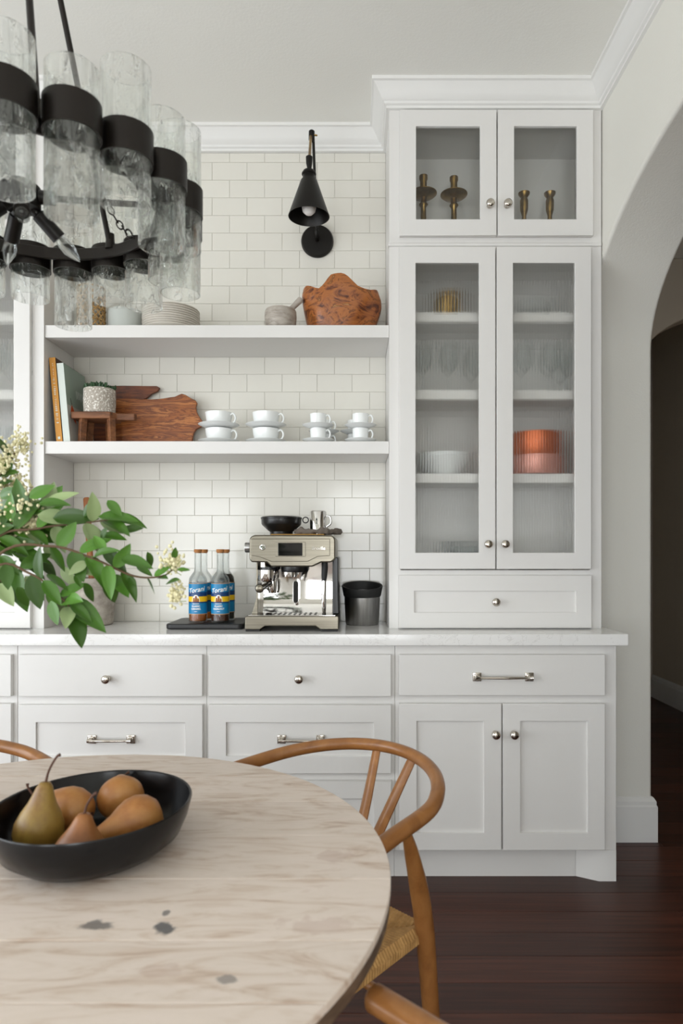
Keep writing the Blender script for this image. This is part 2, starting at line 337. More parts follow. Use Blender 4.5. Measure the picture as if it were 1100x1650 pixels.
# subway tiles, half-bond, each its own piece
TW, TH, G = 0.1522, 0.0761, 0.0014
tile_cache = {}
def tile(x0, x1, z0, z1):
    key = (round(x1-x0, 4), round(z1-z0, 4))
    if key not in tile_cache:
        hx, hz = key[0]/2, key[1]/2
        me = MB().box(-hx, hx, 0, 0.007, -hz, hz).mesh('tile', bevel=0.0010, seg=2); me.materials.append(MATS['tile_glaze']); tile_cache[key] = me
    link('tile', tile_cache[key], wall_back, ((x0+x1)/2, YB, (z0+z1)/2), (random.gauss(0, 0.0012), 0, random.gauss(0, 0.0012)))
zc = 0.9325; k = 0
SHELF = [(2.09, 2.14), (1.6276, 1.6775)]
while zc < 3.0:
    z1 = min(zc+TH, 2.9878); xs = 0.068-(0.5*(TW+G) if k % 2 else 0); xs -= 12*(TW+G)
    while xs < XN1:
        a, b_ = max(xs+G, XN0+0.001), min(xs+G+TW, XN1-0.001)
        if b_-a > 0.01 and z1-zc > 0.01: tile(a, b_, zc, z1)
        xs += TW+G
    zc += TH+G; k += 1
# arched right wall
ZS, YC, AA, AB = 2.095, 1.895, 0.975, 0.5
arch = [(YC+AA*math.cos(t*PI/40), ZS+AB*math.sin(t*PI/40)) for t in range(41)]
poly = [(YREAR-0.1, 0), (YREAR-0.1, CEIL), (YH, CEIL), (YH, 0), (YC+AA, 0)] + arch + [(YC-AA, 0)]
me = MB().prism(poly, XR, XR2, 'yz').mesh('wall_right', bevel=0.014, seg=3, angle=50); me.materials.append(MATS['wall_paint']); struct(link('wall_right', me))
# hallway beyond
struct(MB().box(XH, XH+0.15, YREAR-0.1, YH, 0, CEIL).build('wall_hallway', 'hall_paint'))
struct(MB().box(XR2-0.3, XH+0.15, YH, YH+0.15, 0, CEIL).build('wall_hallway_end', 'hall_paint'))
a2 = [(2.35+0.6*math.cos(PI-t*PI/2*1.25/24), 2.3+0.45*math.sin(PI-t*PI/2*1.25/24)) for t in range(25)]
a2 = [p for p in a2 if p[0] < XH]
poly = [(XR2, 0), (1.75, 0)] + a2 + [(XH, a2[-1][1]-0.01), (XH, CEIL), (XR2, CEIL)]
struct(MB().prism(poly, 4.2, 4.36, 'xz').build('wall_hallway_arch', 'hall_paint', bevel=0.01))
# left and rear walls with window openings
def wall_with_window(name, axis, pos, t, a0, a1, w0, w1, z0, z1, wn):
    mb = MB()
    for (p, q, r, s_) in ((a0, w0, 0, CEIL), (w1, a1, 0, CEIL), (w0, w1, 0, z0), (w0, w1, z1, CEIL)):
        mb.box(pos-t, pos, p, q, r, s_) if axis == 'x' else mb.box(p, q, pos-t, pos, r, s_)
    struct(mb.build(name, 'wall_paint'))
    fr = MB(); d0, d1 = pos-0.06, pos-0.02
    def bar(p, q, r, s_): fr.box(d0, d1, p, q, r, s_) if axis == 'x' else fr.box(p, q, d0, d1, r, s_)
    n = 3 if w1-w0 > 2 else 1
    for i in range(n+1):
        c = w0+(w1-w0)*i/n; bar(c-0.04, c+0.04, z0, z1)
    for zz in (z0+0.03, z0+(z1-z0)*0.62, z1-0.03): bar(w0, w1, zz-0.03, zz+0.03)
    struct(fr.build(wn, 'trim_paint'))
wall_with_window('wall_left', 'x', XLEFT, 0.12, YREAR, YB+0.1, -1.8, 1.8, 0.25, 2.45, 'window_1')
wall_with_window('wall_rear', 'y', YREAR, 0.12, XLEFT, -1.2, -2.7, -1.3, 0.15, 2.15, 'window_2')
wall_with_window('wall_rear_right', 'y', YREAR, 0.12, -1.2, XR+0.1, -0.4, 0.7, 0.15, 2.15, 'window_3')
# crown moulding (mitred sweep) and baseboards
def sweep(name, path, prof, z, m):
    path = [Vector((p[0], p[1], 0)) for p in path]; n = len(path); k = len(prof); v = []; f = []
    nrm = lambda a, b: Vector(((b-a).y, -(b-a).x, 0)).normalized()
    for i in range(n):
        ns = []
        if i: ns.append(nrm(path[i-1], path[i]))
        if i < n-1: ns.append(nrm(path[i], path[i+1]))
        mdir = sum(ns, Vector()); mdir = mdir/(mdir.length_squared)*len(ns) if len(ns) > 1 else mdir
        if len(ns) > 1: mdir = sum(ns, Vector()); mdir = mdir*(2/mdir.length_squared)
        v += [path[i]+mdir*o_+Vector((0,0,z+h)) for o_, h in prof]
    for i in range(n-1):
        for j in range(k): f.append((i*k+j, i*k+(j+1) % k, (i+1)*k+(j+1) % k, (i+1)*k+j))
    f += [tuple(range(k)), tuple(range((n-1)*k, n*k))]
    return struct(MB().add(v, f).build(name, m, angle=25))
crown = [(0,0), (0.07,0), (0.07,-0.013), (0.062,-0.016), (0.052,-0.028), (0.040,-0.046), (0.030,-0.062), (0.022,-0.068), (0.020,-0.076), (0.012,-0.080), (0.012,-0.090), (0,-0.092)]
sweep('trim_1', [(XLEFT, YB), (XL0, YB), (XL0, 2.66), (XN0, 2.66), (XN0, YB), (XN1, YB), (XN1, 2.66), (XR, 2.66), (XR, YREAR)], crown, CEIL, 'trim_paint')
base_p = [(0,0), (0.018,0), (0.018,0.15), (0.014,0.158), (0.014,0.172), (0.006,0.186), (0,0.19)]
sweep('baseboard_right', [(XR+0.002, YC+AA), (XR2, YC+AA), (XR2, 4.199)], base_p, 0, 'trim_paint')
sweep('baseboard_hallway', [(XH, YH-0.01), (XH, -1.0)], base_p, 0, 'trim_paint')

# ------------------------------------------------------------------ cabinet hardware
knob_prof = [(0,0.0), (0.011,0), (0.011,0.003), (0.006,0.006), (0.0055,0.014), (0.011,0.018), (0.0155,0.022), (0.0165,0.027), (0.0145,0.032), (0.008,0.0345), (0,0.035)]
KNOB = MB().lathe(knob_prof, 24, M=Matrix.Rotation(PI/2, 4, 'X')).mesh('knob', angle=60); KNOB.materials.append(MATS['nickel'])
def knob(x, y, z, parent):
    return link('knob', KNOB, parent, Vector((x, y, z))-wloc(parent))
def pull(x, y, z, L, parent):
    for s in (-1, 1):
        c = x+s*(L/2-0.016)
        MB().lathe([(0, 0), (0.0226, 0), (0.0226, 0.006), (0.0156, 0.0065), (0.0156, 0.012), (0.0105, 0.0125), (0.0108, 0.026), (0.0, 0.026)], 4, c=(c, y, z), M=Matrix.Rotation(PI/2, 4, 'X') @ Matrix.Rotation(PI/4, 4, 'Z')).build('handle_mount', 'nickel', parent, bevel=0.0015)
    pts = smoothpath([(x-L/2+0.008, y-0.026, z), (x-L/2+0.03, y-0.027, z), (x, y-0.029, z), (x+L/2-0.03, y-0.027, z), (x+L/2-0.008, y-0.026, z)], 4)
    MB().tube(pts, lerps([0.0085, 0.0045, 0.0055, 0.0045, 0.0085], len(pts)), 12).build('handle', 'nickel', parent)
def shaker(name, x0, x1, z0, z1, y, parent, rail=0.065):
    """a five-piece front: frame mesh with a recessed panel as sub-part"""
    o = MB().frame(x0, x1, z0, z1, rail, y, y+0.02).build(name, 'cabinet_paint', parent, bevel=0.0012, seg=1)
    MB().box(x0+rail-0.004, x1-rail+0.004, y+0.009, y+0.018, z0+rail-0.004, z1-rail+0.004).build('panel', 'cabinet_paint', o)
    return o
def slab(name, x0, x1, z0, z1, y, parent):
    return MB().box(x0, x1, y, y+0.02, z0, z1).build(name, 'cabinet_paint', parent, bevel=0.0025)
# ------------------------------------------------------------------ base cabinets
YD, YF = 2.495, 2.516                       # door fronts, face frame
bx = lambda px: XP(px, YD)
bz = lambda py: ZP(py, YD)
CT0, CT = 0.888, 0.932
def base_body(x0, x1, parent, foot=None):
    MB().box(x0, x1, YF, 2.94, 0.117, CT0-0.001).build('body', 'cabinet_paint', parent, bevel=0.001, seg=1)
    x1k = x1 if foot is None else 0.845
    MB().box(x0, x1k, 2.557, 2.58, 0.0, 0.117).build('toe_kick', 'cabinet_paint', parent)
def door_base(name, label, x0, x1, right_foot):
    r = thing(name, label, 'cabinet', ((x0+x1)/2, 2.72, 0))
    c = (x0+x1)/2
    base_body(x0, x1, r, right_foot)
    return r
# right-hand unit
u0, u1 = bx(636.5), XR
cabR = thing('base_cabinet', 'white base cabinet with one drawer over two shaker doors, beside the arched doorway', 'cabinet', ((u0+u1)/2, 2.72, 0))
base_body(u0+0.0005, u1-0.001, cabR, True)
ft = MB().prism([(0.846, 2.557), (0.92, YF), (u1-0.001, YF), (u1-0.001, 2.86), (0.846, 2.86)], 0.0, 0.117, 'xy').build('foot', 'cabinet_paint', cabR)
d = slab('drawer', bx(643), bx(975), bz(1121), bz(1055), YD, cabR); pull(bx(810), YD, bz(1090.5), 0.226, d)
dl = shaker('door', bx(643), bx(807.5), bz(1370), bz(1134), YD, cabR); knob(bx(797), YD, bz(1182), dl)
dr = shaker('door', bx(810), bx(974.5), bz(1370), bz(1134), YD, cabR); knob(bx(826.5), YD, bz(1182), dr)
for (p0, p1, lab, kx, kc) in ((336, 630, 'white drawer base unit below the coffee machine', 482, 484.5), (29.5, 326, 'white drawer base unit below the stone crock', 174, 178.5)):
    c0, c1 = bx({336: 331, 29.5: 24}[p0]), bx({336: 636.5, 29.5: 331}[p0])
    r = thing('base_drawer_cabinet', lab, 'cabinet', ((c0+c1)/2, 2.72, 0), 'drawer units under the worktop')
    base_body(c0+0.0005, c1-0.0005, r)
    d = slab('drawer', bx(p0), bx(p1), bz(1122.5), bz(1055), YD, r); knob(bx(kx), YD, bz(1093), d)
    d = shaker('drawer', bx(p0), bx(p1), bz(1246.5), bz(1136), YD, r); pull(bx(kc), YD+0.009, bz(1192), 0.177, d)
    d = shaker('drawer', bx(p0), bx(p1), bz(1370), bz(1259), YD, r); pull(bx(kc), YD+0.009, bz(1314), 0.177, d)
c1 = bx(24)-0.0008; c0 = c1-(u1-u0)
cabL = thing('base_cabinet', 'white base cabinet under the tall cabinet that stands beside the cookbooks', 'cabinet', ((c0+c1)/2, 2.72, 0))
base_body(c0, c1, cabL)
slab('drawer', c0+0.014, c1-0.014, bz(1122.5), bz(1055), YD, cabL)
cm = (c0+c1)/2
for s, e in ((c0+0.014, cm-0.001), (cm+0.001, c1-0.014)):
    dd = shaker('door', s, e, bz(1370), bz(1134), YD, cabL); knob(cm+(0.032 if s > cm-0.01 else -0.032), YD, bz(1182), dd)
# worktop
poly = [(c0-0.02, 2.483), (1.018, 2.483), (1.018, YC+AA-0.001), (XR-0.001, YC+AA-0.001), (XR-0.001, 2.942), (c0-0.02, 2.942)]
tag(MB().prism(poly, CT0, CT, 'xy').build('worktop', 'quartz', bevel=0.004), 'white quartz worktop with faint grey veins along the base cabinets', 'worktop')

# ------------------------------------------------------------------ display cabinets
YT, YTD = 2.66, 2.64
tx = lambda px: XP(px, YTD)
tz = lambda py: ZP(py, YTD)
ZM = tz(388)                                # joint between tall unit and top unit
ribW = 0.0105
def reeded(x0, x1, z0, z1, y, parent):
    n = max(1, round((x1-x0)/ribW)); p = []; sgm = 7
    for i in range(n):
        for j in range(sgm):
            t = j/sgm; p.append((x0+(x1-x0)*(i+t)/n, y-0.0026*math.sin(PI*t)**0.8))
    p.append((x1, y)); p += [(x1, y+0.003), (x0, y+0.003)]
    return MB().prism(p, z0, z1, 'xy').build('pane', 'reeded_glass', parent, angle=30)
def carcass(x0, x1, z0, z1, parent, stile, zb, ztop, tb=0.018):
    mb = MB(); t = 0.018
    mb.box(x0, x0+t, YT+0.02, YB, z0, z1); mb.box(x1-t, x1, YT+0.02, YB, z0, z1)
    mb.box(x0+t, x1-t, YB-0.012, YB, z0, z1); mb.box(x0+t, x1-t, YT+0.02, YB-0.012, zb-tb, zb); mb.box(x0+t, x1-t, YT+0.02, YB-0.012, ztop, ztop+tb)
    mb.build('body', 'cabinet_paint', parent)
    MB().box(x0+t, x1-t, YB-0.0165, YB-0.0122, zb, ztop).build('back_panel', 'cabinet_paint', parent)
    fr = MB().frame(x0, x1, z0, z1, stile, YT, YT+0.02, 0.001)
    fr.box(x0+stile, x1-stile, YT, YT+0.02, z0, zb); fr.box(x0+stile, x1-stile, YT, YT+0.02, ztop, z1)
    fr.build('face_frame', 'cabinet_paint', parent)
tc0, tc1 = XN1, XR-0.004
tall = thing('display_cabinet', 'tall white cabinet with two reeded glass doors and a drawer, beside the arched doorway', 'cabinet', ((tc0+tc1)/2, 2.8, CT))
Zd = tz(921)
carcass(tc0, tc1, CT+0.0005, ZM, tall, 0.045, Zd+0.005, tz(405))
for py in (511, 636, 770.5):
    z = ZP(py, 2.70); MB().box(tc0+0.02, tc1-0.02, 2.70, YB-0.0168, z-0.019, z+0.019).build('shelf', 'cabinet_paint', tall, bevel=0.001, seg=1)
SZ = [ZP(py, 2.70)+0.0195 for py in (511, 636, 770.5)] + [Zd+0.0055]
glass_door_rail = 0.0645
for (a, b_, kx) in ((643, 798, 785), (800, 952.5, 812)):
    x0, x1, z0, z1 = tx(a), tx(b_), tz(917), tz(397)
    dd = MB().frame(x0, x1, z0, z1, glass_door_rail, YTD, YTD+0.019).build('door', 'cabinet_paint', tall, bevel=0.0015, seg=1)
    r = glass_door_rail; reeded(x0+r-0.003, x1-r+0.003, z0+r-0.003, z1-r+0.003, YTD+0.011, dd); knob(tx(kx), YTD, tz(877), dd)
dd = shaker('drawer', tx(642), tx(953), tz(1012), tz(927), YTD, tall, 0.0615); knob(tx(798), YTD+0.009, tz(970), dd)
MB().box(tc0-0.004, tc1, YT-0.006, YT+0.02, ZM-0.014, ZM-0.0005).build('cap_rail', 'cabinet_paint', tall, bevel=0.003)
top = thing('top_cabinet', 'short white cabinet with two clear glass doors showing brass candlesticks', 'cabinet', ((tc0+tc1)/2, 2.8, ZM))
ZT0 = tz(368)
carcass(tc0, tc1, ZM+0.0005, CEIL-0.0005, top, 0.045, ZT0, tz(188))
MB().box(tc0+0.02, tc1-0.02, YB-0.034, YB-0.0168, ZP(238, 2.9), ZP(250, 2.9)).build('ledge', 'cabinet_paint', top)
for (a, b_, kx) in ((645, 801, 788), (803, 957, 816)):
    x0, x1, z0, z1 = tx(a)-0.003, tx(b_)-0.003, tz(379.5), tz(176.5); r = 0.0645
    dd = MB().frame(x0, x1, z0, z1, r, YTD, YTD+0.019).build('door', 'cabinet_paint', top, bevel=0.0015, seg=1)
    MB().box(x0+r-0.003, x1-r+0.003, YTD+0.010, YTD+0.014, z0+r-0.003, z1-r+0.003).build('pane', 'pane_glass', dd); knob(tx(kx), YTD, tz(332), dd)
dxL = (XN0-tc1+0.004)-0.004
L = clone(tall, Vector(tall.location)+Vector((XN0-tc1, 0, 0)), 'tall white reeded-glass cabinet beside the cookbooks, away from the arch')
clone(top, Vector(top.location)+Vector((XN0-tc1, 0, 0)), 'short white glass-door cabinet near the ceiling behind the chandelier')
# open shelves
for (z0, z1), lab in zip(SHELF, ('thick white floating shelf holding the burl bowl and plates', 'thick white floating shelf holding the cups and books')):
    tag(MB().box(XN0+0.0005, XN1-0.0005, 2.668, YB-0.002, z0, z1).build('wall_shelf', 'cabinet_paint', bevel=0.002), lab, 'shelf', 'open shelves in the niche')
S1, S2 = SHELF[0][1], SHELF[1][1]

# ------------------------------------------------------------------ worktop: tray, syrup bottles, coffee machine, knock box, crock
tray = one(MB().prism([(0.152*sx*1.0 if True else 0, 0) for sx in ()] or [(x, y) for cx, cy, q in ((0.128, 0.103, 0), (-0.128, 0.103, 1), (-0.128, -0.103, 2), (0.128, -0.103, 3)) for x, y in [(cx+0.024*math.cos((q+t/4)*PI/2), cy+0.024*math.sin((q+t/4)*PI/2)) for t in range(5)]], 0, 0.022, 'xy'),
           'serving_board', 'tray_black', 'black rounded wooden serving board under the four syrup bottles', 'board', (-0.588, 2.752, CT+0.0005), bevel=0.006, seg=3)
ZB = CT+0.0228
glass_prof = [(0.0, 0.0), (0.033, 0.0), (0.0362, 0.004), (0.0362, 0.168), (0.034, 0.178), (0.024, 0.193), (0.0155, 0.204), (0.0137, 0.212), (0.0137, 0.28), (0.012, 0.28), (0.012, 0.213), (0.0145, 0.203), (0.0225, 0.1915), (0.0325, 0.177), (0.0343, 0.167), (0.0343, 0.007), (0.031, 0.005), (0.0, 0.005)]
def wrap(vs, r, z0):
    """bend flat label artwork round the bottle; x runs along the arc, front at -y"""
    return [(r*math.sin(v[0]/r), -r*math.cos(v[0]/r), v[1]+z0) for v in vs]
def patch(x0, x1, z0, z1, n=24):
    vs = []; fs = []
    for i in range(n+1):
        x = x0+(x1-x0)*i/n; vs += [(x, z0), (x, z1)]
        if i < n: fs.append((2*i, 2*i+2, 2*i+3, 2*i+1))
    return vs, fs
def ellipse_patch(cx, cz, rx, rz, a0=0, a1=2*PI, n=20):
    vs = [(cx, cz)]+[(cx+rx*math.cos(a0+(a1-a0)*i/n), cz+rz*math.sin(a0+(a1-a0)*i/n)) for i in range(n+1)]
    return vs, [(0, i, i+1) for i in range(1, n+1)]
def syrup_bottle(label, loc, liquid, level, flavour):
    r = thing('syrup_bottle', label, 'bottle', (0,0,0), 'syrup bottles on the black board')
    MB().lathe(glass_prof, 32).build('glass_body', 'clear_glass', r)
    MB().lathe([(0, 0.0055), (0.0305, 0.0056), (0.0338, 0.0075), (0.0338, min(level, 0.166))] + ([(0.032, 0.177), (0.022, 0.1912), (0, 0.1912)] if level > 0.17 else [(0, level)]), 32).build('syrup', liquid, r)
    MB().lathe([(0.0, 0.277), (0.0118, 0.277), (0.0118, 0.2805), (0.0158, 0.2805), (0.0158, 0.2915), (0.0148, 0.2925), (0, 0.2925)], 24).build('cork_cap', 'cork', r)
    R0 = 0.0366; W = 0.0366*PI*0.86
    def art(name, parts, m, R, par):
        mb = MB()
        for vs, fs in parts: mb.add(wrap(vs, R, 0), fs)
        me = bpy.data.meshes.new(name); me.from_pydata(mb.v, [], mb.f); me.materials.append(MATS[m]); return link(name, me, par)
    lb = art('label', [patch(-W, W, 0.033, 0.157, 48)], 'label_blue', R0, r)
    art('label_band', [patch(-W, W, 0.078, 0.122, 48)], 'label_navy', R0+0.0002, lb)
    art('label_edge', [patch(-W, W, 0.1545, 0.157, 48)], 'label_tan', R0+0.0002, lb); art('label_edge', [patch(-W, W, 0.033, 0.0355, 48)], 'label_tan', R0+0.0002, lb)
    art('label_stripe', [patch(-W, W, 0.0835, 0.1045, 48)], 'label_yellow', R0+0.0004, lb)
    art('emblem_ground', [ellipse_patch(0.0, 0.083, 0.0155, 0.028, 0, PI)], 'label_white', R0+0.0006, lb)
    art('emblem_building', [patch(-0.012, 0.012, 0.083, 0.0885, 6), patch(-0.0105, -0.0045, 0.083, 0.099, 3), patch(-0.003, 0.0045, 0.083, 0.106, 3), patch(0.006, 0.0115, 0.083, 0.0955, 3)], 'label_brown', R0+0.0008, lb)
    def words(body, size, x, z, shear=0.0, rot=0.0, bold=0.0):
        vs, fs = text_geo(body, size, shear, bold)
        c, s = math.cos(rot), math.sin(rot); return [(x+v.x*c-v.y*s, z+v.x*s+v.y*c) for v in vs], fs
    lt = art('lettering', [words('Torani', 0.0262, 0.0, 0.130, 0.35, 0.17, 0.0004)] + [words(t_, 0.0092, 0, 0.0655-0.0105*k_, 0, 0, 0.0003) for k_, t_ in enumerate(flavour)] + [patch(-0.0135+0.0030*k_, -0.0115+0.0030*k_, 0.0742, 0.0768, 1) for k_ in range(9)] + [patch(-0.006+0.0030*k_, -0.004+0.0030*k_, 0.0435, 0.0455, 1) for k_ in range(4)], 'label_white', R0+0.0008, lb)
    lt['kind'] = 'stuff'; r.location = loc
    return r
syrup_bottle('amber syrup bottle with blue label reading classic caramel, front of the board', (-0.628, 2.70, ZB), 'amber', 0.10, ('CLASSIC', 'CARAMEL'))
syrup_bottle('syrup bottle with blue label reading classic hazelnut, beside the coffee machine', (-0.538, 2.70, ZB), 'dark_amber', 0.11, ('CLASSIC', 'HAZELNUT'))
syrup_bottle('mostly hidden syrup bottle standing behind the classic caramel one', (-0.624, 2.792, ZB), 'amber', 0.09, ())
syrup_bottle('nearly full dark syrup bottle standing behind the classic hazelnut one', (-0.533, 2.792, ZB), 'dark_syrup', 0.19, ())

# coffee machine: zoom pixels (6.111 per px of the photograph, front plane 2.56 m) to metres
cmx, cmy, K = (469.2-VX)*2.56/F, 2.56, 2.56/F/6.111
def cp(x, y): return (cmx+(x-545)*K, CT+(1272-y)*K)
cof = thing('coffee_machine', 'brushed steel espresso machine with black touch screen and chrome front', 'coffee machine', (cmx, cmy+0.17, CT))
def cpoly(pts): return [cp(*p) for p in pts]
# base with arched cut-out, feet
MB().prism(cpoly([(85,1252),(88,1132),(100,1118),(1000,1118),(1012,1132),(1010,1252),(830,1252),(785,1218),(285,1218),(235,1252)]), cmy, cmy+0.33, 'xz').build('drip_tray', 'brushed_steel', cof, bevel=0.004)
for a, b_ in ((92, 235), (830, 1000)):
    x0, z0 = cp(a, 1271.5); x1, z1 = cp(b_, 1250); MB().box(x0, x1, cmy+0.004, cmy+0.32, z0, z1+0.0005).build('foot', 'black_rubber', cof, bevel=0.002)
x0, z = cp(120, 1116); x1, _ = cp(978, 1116)
MB().box(x0, x1, cmy+0.008, cmy+0.13, z-0.002, z+0.002).build('tray_grille', 'chrome', cof, bevel=0.001)
for i in range(9):
    xx = x0+0.09+i*0.02; MB().box(xx, xx+0.008, cmy+0.03, cmy+0.115, z+0.0021, z+0.0035).build('grille_slot', 'black_plastic', cof)
# tower body behind the mirror plate
x0, z0 = cp(182, 1112); x1, z1 = cp(945, 560)
MB().box(x0, x1, cmy+0.14, cmy+0.33, z0, z1).build('body', 'brushed_steel', cof, bevel=0.003)
# gently dished mirror splash plate
vs = []; fs = []; nx, nz = 16, 12
for i in range(nx+1):
    for j in range(nz+1):
        u, w_ = i/nx, j/nz; vs.append((x0+(x1-x0)*u, cmy+0.139-0.028*(1-w_)**4-0.020*w_-0.004*math.sin(PI*u), z0+(z1-z0)*w_))
for i in range(nx):
    for j in range(nz): a = i*(nz+1)+j; fs.append((a, a+nz+1, a+nz+2, a+1))
MB().add(vs, fs).build('splash_plate', 'chrome', cof)
sx0, sz0 = cp(946, 1112); sx1, sz1 = cp(1004, 540)
MB().prism([(sx0, sz0), (cp(1012,0)[0], sz0), (sx1, sz0+0.07), (sx1, sz1), (sx0, sz1)], cmy+0.06, cmy+0.33, 'xz').build('side_panel', 'black_plastic', cof, bevel=0.004)
lx0, _ = cp(160, 0)
MB().prism([(lx0-0.012, sz0), (x0+0.004, sz0), (x0+0.004, sz1), (x0-0.002, sz1), (x0-0.002, sz0+0.06)], cmy+0.06, cmy+0.33, 'xz').build('side_panel', 'brushed_steel', cof, bevel=0.002)
# head
MB().prism(cpoly([(128,360),(150,330),(185,318),(940,322),(968,340),(978,365),(978,555),(935,592),(838,592),(748,634),(345,634),(300,592),(150,588),(128,560)]), cmy+0.006, cmy+0.33, 'xz').build('head', 'brushed_steel', cof, bevel=0.006, seg=3)
MB().prism(cpoly([(150,356),(925,356),(925,524),(805,532),(705,582),(352,584),(228,534),(150,524)]), cmy+0.001, cmy+0.008, 'xz').build('front_plate', 'brushed_steel', cof, bevel=0.002)
a, b_ = cp(388, 532), cp(686, 390); MB().box(a[0], b_[0], cmy-0.0005, cmy+0.003, a[1], b_[1]).build('screen_bezel', 'brushed_steel', cof, bevel=0.002)
a, b_ = cp(415, 525), cp(655, 398); MB().box(a[0], b_[0], cmy-0.0035, cmy+0.002, a[1], b_[1]).build('touch_screen', 'screen_glass', cof, bevel=0.0018)
RX = Matrix.Rotation(PI/2, 4, 'X')
def disc(name, c, prof, m, y, n=24):
    x, z = cp(*c); return MB().lathe(prof, n, c=(x, y, z), M=RX).build(name, m, cof)
disc('power_button', (265, 440), [(0, 0), (0.0118, 0), (0.0118, 0.004), (0.010, 0.005), (0.0095, 0.004), (0, 0.0045)], 'chrome', cmy+0.002)
vs, fs = text_geo('Breville', 0.017, 0, 0.0003); tx_, tz_ = cp(812, 452)
MB().add([(tx_+v.x, cmy+0.0006, tz_+v.y) for v in vs], fs).build('logo', 'chrome', cof, smooth=False)
xk, zk = cp(130, 442); MB().lathe([(0, 0), (0.020, 0), (0.020, 0.028), (0.019, 0.031), (0, 0.032)], 28, c=(xk, cmy+0.10, zk), M=Matrix.Rotation(-PI/2, 4, 'Y')).build('grind_dial', 'steel_bucket', cof)
# grinder outlet + portafilter
def vcyl(name, x0_, x1_, y0_, y1_, m, yc, taper=1.0, n=28):
    (a, z1_), (b, z0_) = cp(x0_, y0_), cp(x1_, y1_); r = (b-a)/2
    return MB().lathe([(0, z0_), (r*taper, z0_), (r, z0_+(z1_-z0_)*0.3), (r, z1_), (0, z1_)], n, c=((a+b)/2, yc, 0)).build(name, m, cof)
yg = cmy+0.072
vcyl('grinder_outlet', 205, 300, 585, 645, 'chrome', yg); vcyl('grinder_collar', 195, 392, 640, 682, 'black_plastic', yg+0.01)
vcyl('portafilter_basket', 186, 378, 668, 780, 'chrome', yg, 0.9)
xh, zh = cp(225, 848)
MB().tube([(cp(300, 800)[0], yg-0.005, cp(300, 800)[1]), (xh+0.004, yg-0.05, zh)], [0.018, 0.013], 18).build('portafilter_handle', 'chrome', cof)
MB().lathe([(0, 0), (0.0175, 0), (0.0175, 0.006), (0.0145, 0.008), (0.014, 0.0075)], 28, c=(xh, yg-0.046, zh), M=RX).build('handle_ring', 'black_plastic', cof)
MB().lathe([(0, 0), (0.0142, 0), (0.0142, 0.010), (0.012, 0.0115), (0, 0.0118)], 28, c=(xh, yg-0.046, zh), M=RX).build('handle_cap', 'brushed_steel', cof)
vcyl('dosing_funnel', 285, 384, 780, 905, 'chrome', yg+0.012, 0.75)
# group head, spouts, wand
vcyl('group_head', 432, 590, 628, 738, 'chrome', cmy+0.075, 0.93); vcyl('group_collar', 420, 700, 615, 690, 'black_plastic', cmy+0.085, 0.95)
xs, zs = cp(645, 700); MB().tube(smoothpath([(xs+0.012, cmy+0.08, zs+0.01), (xs+0.006, cmy+0.06, zs-0.004), (xs, cmy+0.055, zs-0.028)], 5), 0.0095, 14).build('water_spout', 'chrome', cof)
a, b_ = cp(537, 1012), cp(600, 776); rr = (b_[0]-a[0])/2; cxm = (a[0]+b_[0])/2
def pill(r, za, zb): return [(cxm+r*math.cos(t*PI/12), zb+r*math.sin(t*PI/12)) for t in range(13)]+[(cxm-r*math.cos(t*PI/12), za-r*math.sin(t*PI/12)) for t in range(13)]
MB().prism(pill(rr, a[1]+rr, b_[1]-rr), cmy+0.092, cmy+0.138, 'xz').build('slot_frame', 'chrome', cof, bevel=0.002)
MB().prism(pill(rr*0.78, a[1]+rr, b_[1]-rr), cmy+0.090, cmy+0.094, 'xz').build('slot_window', 'screen_glass', cof)
xw, zw = cp(866, 595); _, zw2 = cp(866, 775); _, zw3 = cp(866, 1060)
MB().tube([(xw, cmy+0.055, zw+0.006), (xw+0.001, cmy+0.055, zw-0.02), (xw-0.001, cmy+0.055, zw2+0.02), (xw-0.002, cmy+0.055, zw2)], [0.012, 0.0125, 0.0115, 0.009], 16).build('wand_grip', 'black_rubber', cof)
MB().tube([(xw-0.002, cmy+0.055, zw2+0.001), (xw-0.003, cmy+0.055, zw3+0.03), (xw-0.003, cmy+0.055, zw3+0.012), (xw-0.003, cmy+0.055, zw3)], [0.0088, 0.0088, 0.0065, 0.003], 16).build('steam_wand', 'chrome', cof)
disc('bolt', (924, 812), [(0, 0), (0.004, 0), (0.003, 0.002), (0, 0.0022)], 'nickel', cmy+0.139, 12); disc('bolt', (922, 925), [(0, 0), (0.004, 0), (0.003, 0.002), (0, 0.0022)], 'nickel', cmy+0.139, 12)
ztop = CT+(1272-318)*K
# bean hopper
hx = cp(403, 0)[0]; Kh = K
hop = MB().lathe([(0, 0.0), (0.046, 0.0), (0.047, 0.012), (0.055, 0.018), (0.077, 0.038), (0.0805, 0.044), (0.0815, 0.062), (0.083, 0.063), (0.084, 0.069), (0.078, 0.073), (0, 0.073)], 40, c=(hx, cmy+0.16, ztop+0.0042)).build('bean_hopper', 'black_plastic', cof)
MB().torus((hx+0.098, cmy+0.16, ztop+0.064), 0.0115, 0.0022, 'y', 24, 8).build('hopper_ring', 'black_plastic', cof)
a, b_ = cp(330, 0)[0], cp(860, 0)[0]
tag(MB().box(a, b_, cmy+0.04, cmy+0.245, ztop+0.0005, ztop+0.004).build('wooden_mat', 'paper_tan'), 'thin tan mat lying on top of the coffee machine', 'mat')

